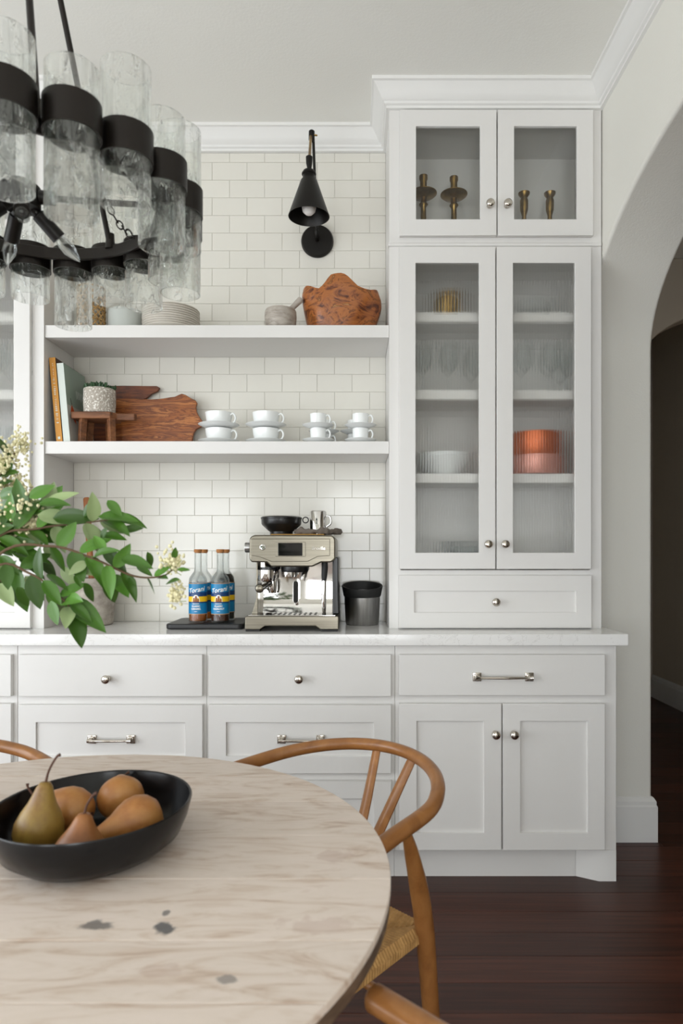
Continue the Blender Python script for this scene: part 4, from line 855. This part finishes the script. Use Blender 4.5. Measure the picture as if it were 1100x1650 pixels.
# ------------------------------------------------------------------ wishbone chairs
def make_chair():
    r = link('wishbone_chair', None)
    R = 0.262; pts = [(-R-0.012, 0.225, 0.695), (-R-0.010, 0.13, 0.699), (-R-0.003, 0.04, 0.709)]
    for k_ in range(1, 12):
        A = PI+PI*k_/12; pts.append((R*math.cos(A), R*math.sin(A)*0.98, 0.711+0.040*math.sin(PI*k_/12)**1.2))
    pts += [(R+0.003, 0.04, 0.709), (R+0.010, 0.13, 0.699), (R+0.012, 0.225, 0.695)]
    sp = smoothpath(pts, 5); n = len(sp)
    rad = [0.0145+0.002*abs(2*i/(n-1)-1) for i in range(n)]
    sp = [sp[0]+(sp[0]-sp[1]).normalized()*0.006] + sp + [sp[-1]+(sp[-1]-sp[-2]).normalized()*0.006]; rad = [0.0105]+rad+[0.0105]
    MB().tube(sp, rad, 16).build('bent_rail', 'chair_wood', r, angle=70)
    for s in (-1, 1):
        lp = smoothpath([(s*0.205, -0.175, 0.0), (s*0.206, -0.14, 0.22), (s*0.208, -0.112, 0.44), (s*0.222, -0.075, 0.55), (s*0.245, -0.025, 0.645), (s*0.258, 0.008, 0.705)], 5)
        MB().tube(lp, lerps([0.0125, 0.0175, 0.0205, 0.0195, 0.0145, 0.0085], len(lp)), 14).build('leg', 'chair_wood', r)
        lp = [(s*0.228, 0.262, 0.0), (s*0.225, 0.255, 0.25), (s*0.222, 0.250, 0.455), (s*0.222, 0.250, 0.463)]
        MB().tube(lp, [0.0135, 0.0185, 0.0165, 0.012], 14).build('leg', 'chair_wood', r)
        MB().tube([(s*0.207, -0.143, 0.19), (s*0.217, 0.03, 0.20), (s*0.226, 0.256, 0.21)], [0.0095, 0.0125, 0.0095], 12).build('stretcher', 'chair_wood', r)
        # one arm of the wishbone splat
        q = smoothpath([(s*0.012, -0.095, 0.440), (s*0.022, -0.140, 0.54), (s*0.038, -0.195, 0.64), (s*0.058, -0.250, 0.742)], 5)
        MB().tube(q, lerps([0.017, 0.016, 0.0145, 0.0125], len(q)), 10, flat=0.42, up=(0, 1, 0.3)).build('splat_arm', 'chair_wood', r)
    MB().tube([(-0.207, -0.138, 0.235), (0.207, -0.138, 0.235)], 0.0115, 12).build('stretcher', 'chair_wood', r)
    MB().tube([(-0.225, 0.256, 0.29), (0.225, 0.256, 0.29)], 0.0115, 12).build('stretcher', 'chair_wood', r)
    # cord seat: four fans of cords wrapped over the rails
    C4 = [Vector((-0.218, 0.245, 0.445)), Vector((0.218, 0.245, 0.445)), Vector((0.190, -0.115, 0.445)), Vector((-0.190, -0.115, 0.445))]
    cen = sum(C4, Vector())/4-Vector((0, 0, 0.012)); vs = []; fs = []
    for e in range(4):
        A, B = C4[e], C4[(e+1) % 4]; out = ((A+B)/2-sum(C4, Vector())/4); out.z = 0; out.normalize(); m_ = 44
        for i in range(m_):
            rows = []
            for tt, lift in ((i/m_, 0), ((i+0.5)/m_, 1), ((i+1)/m_, 0)):
                p = A.lerp(B, tt); w_ = 1-abs(2*tt-1); q = p.lerp(A.lerp(cen, 1) if False else cen, 0)
                dg_ = (A.lerp(cen, 2*tt) if tt < 0.5 else B.lerp(cen, 2-2*tt))
                h = 0.0017*lift
                rows.append([p+Vector((0, 0, -0.034-h)), p+out*(0.013+h)+Vector((0, 0, -0.022)), p+out*(0.014+h)+Vector((0, 0, -0.004)), p+out*0.004+Vector((0, 0, 0.009+h)), p.lerp(dg_, 0.35)+Vector((0, 0, 0.006+h)), dg_+Vector((0, 0, h-0.001))])
            n0 = len(vs)
            for rw in rows: vs += rw
            for a in range(2):
                for b in range(5): fs.append((n0+a*6+b, n0+a*6+b+1, n0+(a+1)*6+b+1, n0+(a+1)*6+b))
    MB().add(vs, fs).build('cord_seat', 'cord', r, angle=20)
    return r
ch = make_chair()
for i, (x, y, a, lab) in enumerate(((-0.078, 1.465, 135, 'bent-wood chair with woven cord seat, between table and the coffee machine cabinets'), (-0.945, 1.475, -135, 'bent-wood chair on the foliage side of the table'), (-0.010, 0.458, 45, 'bent-wood chair with its arm tip tucked against the table rim'))):
    o = ch if i == 0 else copy_tree(ch)
    o.location = (x, y, 0.001); o.rotation_euler = (0, 0, math.radians(a)); tag(o, lab, 'chair', 'bent-wood chairs around the table')

# ------------------------------------------------------------------ fruit bowl
BX, BY, BZ = -0.42, 1.083, TZ+0.0006
one(MB().lathe([(0, 0), (0.095, 0), (0.115, 0.004), (0.138, 0.022), (0.150, 0.048), (0.1565, 0.074), (0.1555, 0.0765), (0.1525, 0.075), (0.145, 0.048), (0.132, 0.025), (0.110, 0.0105), (0.09, 0.008), (0, 0.008)], 72, sx=0.97, sy=1.03), 'fruit_bowl', 'bowl_black', 'wide matte black bowl of pears on the round table', 'bowl', (BX, BY, BZ), (0, 0, -0.3))
def pear(label, loc, up, m, H=0.108, R=0.0365, bend=(0.01, 0.0), stemL=0.035):
    up = Vector(up).normalized(); r = thing('pear', label, 'pear', (0,0,0), 'pears in the black bowl')
    pr = [(0, 0.006), (0.10, 0.0), (0.30, -0.002), (0.62, 0.04), (0.88, 0.15), (1.0, 0.30), (0.96, 0.44), (0.78, 0.58), (0.56, 0.71), (0.42, 0.83), (0.32, 0.93), (0.2, 0.99), (0.08, 1.0), (0, 0.985)]
    pp = []
    for i in range(len(pr)-1):
        for t in (0, 0.5): pp.append((pr[i][0]+(pr[i+1][0]-pr[i][0])*t, pr[i][1]+(pr[i+1][1]-pr[i][1])*t))
    pp.append(pr[-1]); mb = MB().lathe([(a*R if a > 0 else 0, b*H) for a, b in pp], 32)
    mb.v = [(x*(1+0.03*math.sin(2*math.atan2(y, x)+1))+bend[0]*(z/H)**2, y+bend[1]*(z/H)**2, z) for x, y, z in mb.v]
    me_o = mb.build('flesh', m, r, angle=180)
    t0 = Vector((bend[0], bend[1], H*0.975))
    MB().tube(smoothpath([t0, t0+Vector((bend[0]*0.5+0.001, 0, stemL*0.45)), t0+Vector((bend[0]*1.3+0.006, 0, stemL*0.9)), t0+Vector((bend[0]*1.6+0.010, 0, stemL))], 4), lerps([0.0022, 0.0018, 0.0018, 0.0028], 13), 8).build('stem', 'pear_stem', r)
    MB().lathe([(0, 0.003), (0.004, 0.0), (0.006, -0.003), (0.0045, -0.002), (0, 0.001)], 8).build('calyx', 'pear_stem', r)
    r.rotation_mode = 'QUATERNION'; r.rotation_quaternion = Vector((0, 0, 1)).rotation_difference(up); r.location = loc
    return r
fz = BZ+0.0085
pear('tall greenish pear standing upright with a long stem', (-0.490, 1.035, fz+0.0035), (0.05, 0.05, 1), 'pear_green', 0.112, 0.0365, (0.006, 0), 0.045)
pear('brown pear lying behind the upright greenish one', (-0.436, 1.108, fz+0.0365), (-0.96, 0.20, 0.18), 'pear_brown', 0.105, 0.0355, (0.004, 0.0), 0.024)
pear('short russet pear with upright stem in the middle of the bowl', (-0.406, 0.986, fz+0.004), (0.05, 0.05, 1), 'pear_russet', 0.082, 0.0365, (0.004, 0), 0.032)
pear('brown pear lying with its round end against the bowl side', (-0.318, 1.098, fz+0.0448), (-0.76, -0.62, -0.13), 'pear_brown', 0.106, 0.040, (0.004, 0), 0.004)
pear('brown pear lying farthest from the greenish one, touching the bowl back', (-0.392, 1.130, fz+0.040), (-0.35, 0.86, 0.22), 'pear_brown', 0.090, 0.0385, (0.004, 0), 0.010)

# ------------------------------------------------------------------ vase of foliage on the table
VXw, VYw = -0.80, 1.20
vz = thing('vase', 'white ceramic vase on the table holding the leafy branches', 'vase', (VXw, VYw, TZ+0.0006)); c = Vector(vz.location)
MB().lathe([(0, 0), (0.05, 0), (0.06, 0.006), (0.082, 0.08), (0.08, 0.14), (0.055, 0.20), (0.042, 0.235), (0.048, 0.262), (0.044, 0.262), (0.038, 0.235), (0.05, 0.20), (0.074, 0.14), (0.076, 0.08), (0.055, 0.012), (0, 0.012)], 36, c=c).build('body', 'vase_white', vz)
def leaf_mesh(w_, fold, curl, m):
    vs = []; fs = []; n = 9
    for i in range(n+1):
        t = i/n; hw = w_*(math.sin(PI*min(1, t**0.85)))**0.8*(1-0.25*t)+0.0006
        z = -curl*t*t
        for s in (-1, -0.5, 0, 0.5, 1): vs.append((hw*s, t, z+fold*hw*abs(s)-0.05*hw*(1 if s == 0 else 0)))
    for i in range(n):
        for j in range(4): a = i*5+j; fs.append((a, a+1, a+6, a+5))
    me = MB().add(vs, fs).mesh('leaf', angle=80); me.materials.append(MATS[m]); return me
LEAVES = [leaf_mesh(0.24, 0.35, 0.18, 'leaf_top'), leaf_mesh(0.27, 0.2, 0.05, 'leaf_top'), leaf_mesh(0.22, 0.5, 0.3, 'leaf_top'), leaf_mesh(0.27, 0.25, 0.12, 'leaf_pale')]
DV = 1.27
def V3(px, py, dz=0.0): return P(px, py, DV+dz)
rnd = random.Random(11)
from mathutils.bvhtree import BVHTree
TREES = []                                   # (branch, BVH, lower corner, upper corner) of every stem and leaf so far
def add_tree(br, vs, fs, stem=False):
    TREES.append((br.name if stem else '', BVHTree.FromPolygons(vs, fs), Vector([min(v[i] for v in vs) for i in range(3)]), Vector([max(v[i] for v in vs) for i in range(3)])))
def clashes(br, vs, fs):
    lo = [min(v[i] for v in vs) for i in range(3)]; hi = [max(v[i] for v in vs) for i in range(3)]; t = None; n_ = 0
    for nm, tr, a, b in TREES:
        if nm == br.name or any(lo[i] > b[i] or hi[i] < a[i] for i in range(3)): continue
        t = t or BVHTree.FromPolygons(vs, fs); n_ += len(t.overlap(tr))
    return n_
def place_leaf(br, base, tip, kind=None, slide=0.0):
    """set a leaf from base to tip; among several turns and depths keep the one that runs through least"""
    k_ = kind if kind is not None else rnd.choice((0, 1, 2, 0, 1, 3)); me = LEAVES[k_]; fs = [tuple(p.vertices) for p in me.polygons]; best = None
    eye = Vector(camo.location)
    for t_ in range(40):
        b0, t0 = base, tip
        if slide:
            f0 = 1+slide*rnd.uniform(-1, 1)*(0.5+t_/16); b0 = eye+(base-eye)*f0; t0 = eye+(tip-eye)*(f0+rnd.uniform(-0.015, 0.015))
        elif t_: t0 = base+((tip-base).normalized()+Vector((rnd.uniform(-1, 1), rnd.uniform(-1, 1), rnd.uniform(-1, 1)))*0.05*t_).normalized()*(tip-base).length
        d_ = t0-b0; L_ = d_.length; d_.normalize(); view = (b0-eye).normalized()
        nrm = (-view*(0.55+rnd.random()*0.6)+Vector((rnd.uniform(-0.6, 0.6), rnd.uniform(-0.3, 0.3), 0.75+rnd.uniform(-0.5, 0.4))))
        nrm = (nrm-d_*nrm.dot(d_)).normalized(); x = d_.cross(nrm).normalized(); Rm = Matrix((x, d_, nrm)).transposed()
        vs = [b0+Rm @ (v.co*L_) for v in me.vertices]; n_ = clashes(br, vs, fs)
        if best is None or n_ < best[0]: best = (n_, b0, L_, Rm.to_quaternion(), vs)
        if n_ == 0: break
    n_, b0, L_, qn, vs = best
    o = link('leaf', me, br); o.rotation_mode = 'QUATERNION'; o.rotation_quaternion = qn; o.scale = (L_, L_, L_); o.location = b0-wloc(br)
    add_tree(br, vs, fs); return o
def blossom(br, cpt, spread, n_, m='bud'):
    mb = MB()
    for i in range(n_):
        for t_ in range(8):
            q = cpt+Vector((rnd.gauss(0, 1), rnd.gauss(0, 0.7), rnd.gauss(0, 1)))*spread
            if all(any(q[i_] < a[i_]-0.005 or q[i_] > b[i_]+0.005 for i_ in range(3)) or tr.find_nearest(q, 0.0042)[0] is None for nm, tr, a, b in TREES): break
        else: continue
        mb.lathe([(0, -1), (0.8, -0.5), (1, 0.1), (0.6, 0.8), (0, 1)], 5, c=q, M=Matrix.Scale(rnd.uniform(0.0022, 0.0040), 4))
    o = mb.build('blossom_cluster', m, br); o['kind'] = 'stuff'
    tw = MB()
    for i in range(8):
        q = cpt+Vector((rnd.gauss(0, 1), rnd.gauss(0, 0.7), rnd.gauss(0, 1)))*spread; tw.tube([cpt-Vector((0, 0, spread*1.4)), q], 0.0007, 4)
    o = tw.build('blossom_stalks', 'bud_green', br); o['kind'] = 'stuff'
mouth = c+Vector((0, 0, 0.262))
DEPTH = [-0.020, -0.072, -0.046, 0.058, 0.032, 0.084, 0.006]          # how far behind the middle plane each branch leans
BR = []
def branch(label, pts, leaves, nrand=0, buds=(), upto=1.0):
    """stems first; leaves and blossoms follow once every stem stands"""
    dz = DEPTH[len(BR)]; br = thing('leafy_branch', label, 'branch', mouth, 'leafy branches in the vase')
    sd = 0.010 if len(BR) % 2 else -0.010
    path = smoothpath([mouth+Vector((-sd*0.5, dz*0.38, -0.20)), mouth+Vector((sd, dz*0.36, 0.0))] + [V3(p[0], p[1], dz) for p in pts], 6)
    mb = MB().tube(path, lerps([0.0028, 0.0026, 0.002, 0.0012], len(path)), 7); vs = [Vector(v) for v in mb.v]; fs = list(mb.f)
    mb.build('stem', 'twig', br); add_tree(br, vs, fs, True); BR.append((br, path, leaves, nrand, buds, upto, dz))
def leaf_out():
    for br, path, leaves, nrand, buds, upto, dz in BR:
        for l_ in leaves:
            place_leaf(br, V3(l_[0][0], l_[0][1], dz), V3(l_[1][0], l_[1][1], dz+rnd.uniform(-0.02, 0.02)), l_[2] if len(l_) > 2 else None, 0.018)
        n0 = int(len(path)*0.42)
        for i in range(nrand):
            q = path[n0+int((len(path)*upto-1-n0)*(i+0.5)/nrand)]; t = (path[-1]-path[n0]).normalized(); s = 1 if i % 2 else -1
            px_dir = Vector((t.x*0.55-s*t.z*0.75+rnd.uniform(-0.3, 0.3), rnd.uniform(-0.55, 0.45), t.z*0.55+s*t.x*0.75+rnd.uniform(-0.3, 0.3))).normalized()
            place_leaf(br, q, q+px_dir*rnd.uniform(0.052, 0.074))
    for br, path, leaves, nrand, buds, upto, dz in BR:
        for bx_, by_, sp_, n_ in buds: blossom(br, V3(bx_, by_, dz), sp_, n_)
branch('green branch reaching across the wooden spoon', [(-20, 880), (60, 852), (140, 842), (190, 836)],
       [((47, 802), (88, 781), 1), ((70, 815), (125, 789), 3), ((62, 812), (112, 808)), ((85, 835), (158, 831), 0), ((158, 833), (222, 832), 0), ((60, 830), (125, 838), 3), ((160, 838), (206, 858), 3), ((135, 850), (175, 868), 3), ((135, 832), (150, 806), 1), ((173, 806), (197, 832), 1), ((195, 855), (231, 850), 1), ((165, 862), (203, 866), 0), ((172, 850), (160, 873), 2)], 10)
branch('long branch drooping to a blossom tip near the syrup bottles', [(-10, 900), (80, 880), (150, 900), (215, 928), (262, 928), (283, 912)],
       [((120, 910), (160, 925), 3), ((165, 885), (205, 920), 0), ((195, 900), (245, 910), 0), ((220, 912), (246, 928), 1), ((237, 889), (246, 920), 2), ((170, 925), (188, 975), 0), ((180, 925), (208, 962), 1), ((208, 930), (220, 945)), ((248, 928), (275, 912), 1), ((237, 933), (251, 957), 1), ((254, 932), (268, 928), 0), ((268, 940), (289, 933), 1), ((285, 918), (307, 918), 1), ((280, 900), (283, 882), 1), ((170, 888), (150, 860), 0), ((140, 905), (110, 925), 3)], 9,
       [(277, 905, 0.010, 130), (284, 958, 0.0085, 80)], upto=0.7)
branch('branch hanging down over the worktop with a long bottom leaf', [(-20, 920), (50, 925), (95, 960), (118, 985)],
       [((105, 965), (172, 1012), 0), ((118, 985), (133, 1044), 1), ((112, 972), (150, 1000), 0), ((95, 955), (118, 1015), 3), ((70, 935), (98, 972), 0), ((82, 968), (92, 1008), 1), ((40, 928), (74, 966), 3), ((75, 925), (110, 950)), ((100, 912), (122, 948), 3), ((122, 925), (130, 946), 1), ((135, 940), (152, 970), 1), ((28, 945), (48, 980), 0)], 8)
branch('short leafy branch curling down close to the vase', [(-40, 930), (0, 935), (20, 960)],
       [((0, 940), (20, 974), 3), ((20, 945), (45, 985), 1), ((-20, 925), (15, 955), 0), ((8, 905), (22, 940), 3), ((30, 920), (30, 965), 0)], 6)
branch('upper branch with open leaves before the niche side panel', [(-40, 880), (10, 850), (55, 835), (80, 822)],
       [((5, 845), (45, 820), 0), ((20, 830), (62, 806), 3), ((30, 860), (95, 868), 0), ((55, 862), (110, 845), 2), ((90, 845), (115, 875), 3), ((20, 880), (65, 905), 0), ((70, 880), (100, 905), 3), ((0, 800), (30, 788), 0), ((-5, 825), (30, 803), 0), ((45, 842), (60, 862), 3)], 12)
branch('flowering branch rising in front of the reeded cabinet door', [(-50, 860), (-25, 800), (5, 760), (30, 720)],
       [((5, 770), (20, 740), 1), ((-10, 790), (15, 770), 0)], 4,
       [(12, 740, 0.018, 190), (4, 778, 0.020, 220), (34, 714, 0.012, 80), (30, 785, 0.012, 80)])
branch('branch with a pale bud cluster among the dense leaves', [(-50, 890), (-10, 860), (25, 840), (42, 828)],
       [((0, 860), (50, 850), 0), ((10, 880), (70, 872), 0), ((-10, 870), (30, 885), 2), ((25, 890), (80, 900), 0), ((30, 900), (75, 925), 2), ((60, 900), (95, 930), 0), ((0, 895), (30, 925), 0), ((-10, 905), (18, 930), 3)], 12,
       [(38, 828, 0.015, 130), (48, 850, 0.011, 70), (3, 858, 0.010, 50)])

leaf_out()

# ------------------------------------------------------------------ chandelier
CX, CY, CZ, CR = -0.641, 1.29, 1.920, 0.300
chd = thing('chandelier', 'black ring chandelier hung with seeded glass cylinders above the table', 'chandelier', (CX, CY, CZ)); c = Vector(chd.location)
apex = Vector((CX-0.01, CY-0.01, 2.74))
MB().lathe([(0, CEIL-0.03), (0.055, CEIL-0.028), (0.065, CEIL-0.012), (0.065, CEIL-0.001), (0, CEIL-0.001)], 32, c=(CX, CY, 0)).build('canopy', 'bronze', chd)
MB().tube([(CX, CY, CEIL-0.028), (CX, CY, 2.76)], 0.007, 12).build('stem', 'bronze', chd)
MB().lathe([(0, 0.03), (0.016, 0.025), (0.02, 0.0), (0.016, -0.025), (0, -0.03)], 20, c=apex+Vector((0.005, 0.005, 0.01))).build('hub_top', 'bronze', chd)
RI = 0.252
mb = MB(); v = []; f = []; n = 96
for i in range(n):
    A = 2*PI*i/n
    for rr, zz in ((RI-0.004, -0.013), (RI+0.004, -0.013), (RI+0.004, 0.013), (RI-0.004, 0.013)): v.append((CX+rr*math.cos(A), CY+rr*math.sin(A), CZ+zz))
    for j in range(4): f.append((i*4+j, ((i+1) % n)*4+j, ((i+1) % n)*4+(j+1) % 4, i*4+(j+1) % 4))
mb.add(v, f).build('ring', 'bronze', chd, bevel=0.0012, seg=1)
for A in (70, 302, 172):
    A = math.radians(A); p = c+Vector((RI*math.cos(A), RI*math.sin(A), 0.01)); MB().tube([apex, p], 0.0062, 10).build('rod', 'bronze', chd)
    MB().tube([p-Vector((0, 0, 0.004)), p+Vector((0, 0, 0.03))], [0.011, 0.009], 12).build('rod_socket', 'bronze', chd)
NG = 20; RG = 0.0415
GLM = MB().lathe([(RG, -0.116), (RG, 0.116), (RG-0.0032, 0.116), (RG-0.0032, -0.116), (RG, -0.116)], 48).mesh('glass_cylinder', angle=50); GLM.materials.append(MATS['chandelier_glass'])
DROP = {0: 0.092, 1: 0.144, 2: 0.085, 3: 0.12, 4: 0.095, 5: 0.149, 6: 0.092, 16: 0.136, 17: 0.153, 18: 0.10, 19: 0.129}   # how far each tube hangs below the ring
bandm = MB().lathe([(RG+0.0006, -0.026), (RG+0.0035, -0.026), (RG+0.0035, 0.026), (RG+0.0006, 0.026), (RG+0.0006, -0.026)], 40).mesh('band', angle=50); bandm.materials.append(MATS['bronze'])
armm = MB().box(-0.006, 0.006, -0.006, 0.006, -0.008, 0.008).mesh('bracket', bevel=0.001); armm.materials.append(MATS['bronze'])
for i in range(NG):
    A = 2*PI*(i+0.25)/NG
    p = Vector((CR*math.cos(A), CR*math.sin(A), 0)); bd = link('band', bandm, chd, p); 
    link('glass_cylinder', GLM, chd, p+Vector((0, 0, 0.116-DROP.get(i, 0.095 if i % 2 else 0.145))), (0, 0, rnd.uniform(0, 6.28)))
    q = Vector(((RI+0.006)*math.cos(A), (RI+0.006)*math.sin(A), 0)); link('bracket', armm, chd, q, (0, 0, A))
# bulb hub carried by a cross bar
MB().lathe([(0, -0.022), (0.033, -0.022), (0.036, -0.018), (0.036, 0.018), (0.030, 0.024), (0, 0.026)], 32, c=c+Vector((0.0, 0, 0))).build('bulb_hub', 'lamp_black', chd)
for A in (8, 188):
    d_ = Vector((math.cos(math.radians(A)), math.sin(math.radians(A)), 0)); MB().tube([c+d_*0.01, c+d_*RI], 0.006, 10).build('cross_bar', 'bronze', chd)
MB().tube([c+Vector((0.035, 0.003, 0)), c+Vector((0.062, 0.007, 0))], 0.013, 16).build('bar_collar', 'lamp_black', chd)
for A in (-62, 40, 130, 205):
    d_ = Vector((math.cos(math.radians(A))*0.75, math.sin(math.radians(A))*0.75, -0.66)); s0 = c+Vector((0.0, 0, -0.012))+Vector((d_.x, d_.y, 0))*0.022
    MB().tube([s0, s0+d_*0.018, s0+d_*0.02, s0+d_*0.072], [0.010, 0.010, 0.0135, 0.0145], 18).build('socket', 'lamp_black', chd)
    b0 = s0+d_*0.071; MB().tube([b0, b0+d_*0.012, b0+d_*0.028, b0+d_*0.045, b0+d_*0.055], [0.009, 0.0125, 0.0135, 0.007, 0.001], 16).build('bulb', 'clear_glass', chd)
# short chain at the far side of the ring
A0 = P(165, 300, 1.36); A1 = c+Vector((RI*math.cos(0.9), RI*math.sin(0.9), 0.013))
A0 = apex.lerp(c+Vector((RI*math.cos(1.22), RI*math.sin(1.22), 0.01)), 0.82)
for k_ in range(9):
    q = A0.lerp(A1, (k_+0.5)/9)+Vector((0, 0, -0.03*math.sin(PI*(k_+0.5)/9)))
    mb = MB().torus((0, 0, 0), 0.0075, 0.0017, 'z', 14, 6, 1.35, 0.85); d_ = (A1-A0).normalized()
    Rm = Vector((1, 0, 0)).rotation_difference(d_).to_matrix().to_4x4() @ Matrix.Rotation(PI/2*(k_ % 2), 4, 'X'); mb.xform(Matrix.Translation(q) @ Rm)
    mb.build('chain_link', 'bronze', chd)

# ------------------------------------------------------------------ hallway beyond the arch
hk = thing('wall_hook', 'tiny dark metal hook on the far hallway wall', 'hook', P(1054, 675, YH-0.001)); c = Vector(hk.location)
MB().box(c.x-0.012, c.x+0.012, c.y-0.006, c.y, c.z-0.02, c.z+0.02).build('plate', 'bronze', hk, bevel=0.002)
MB().tube(smoothpath([c+Vector((0, -0.004, 0)), c+Vector((0.01, -0.03, -0.008)), c+Vector((0.014, -0.04, 0.012))], 4), 0.005, 8).build('peg', 'bronze', hk)
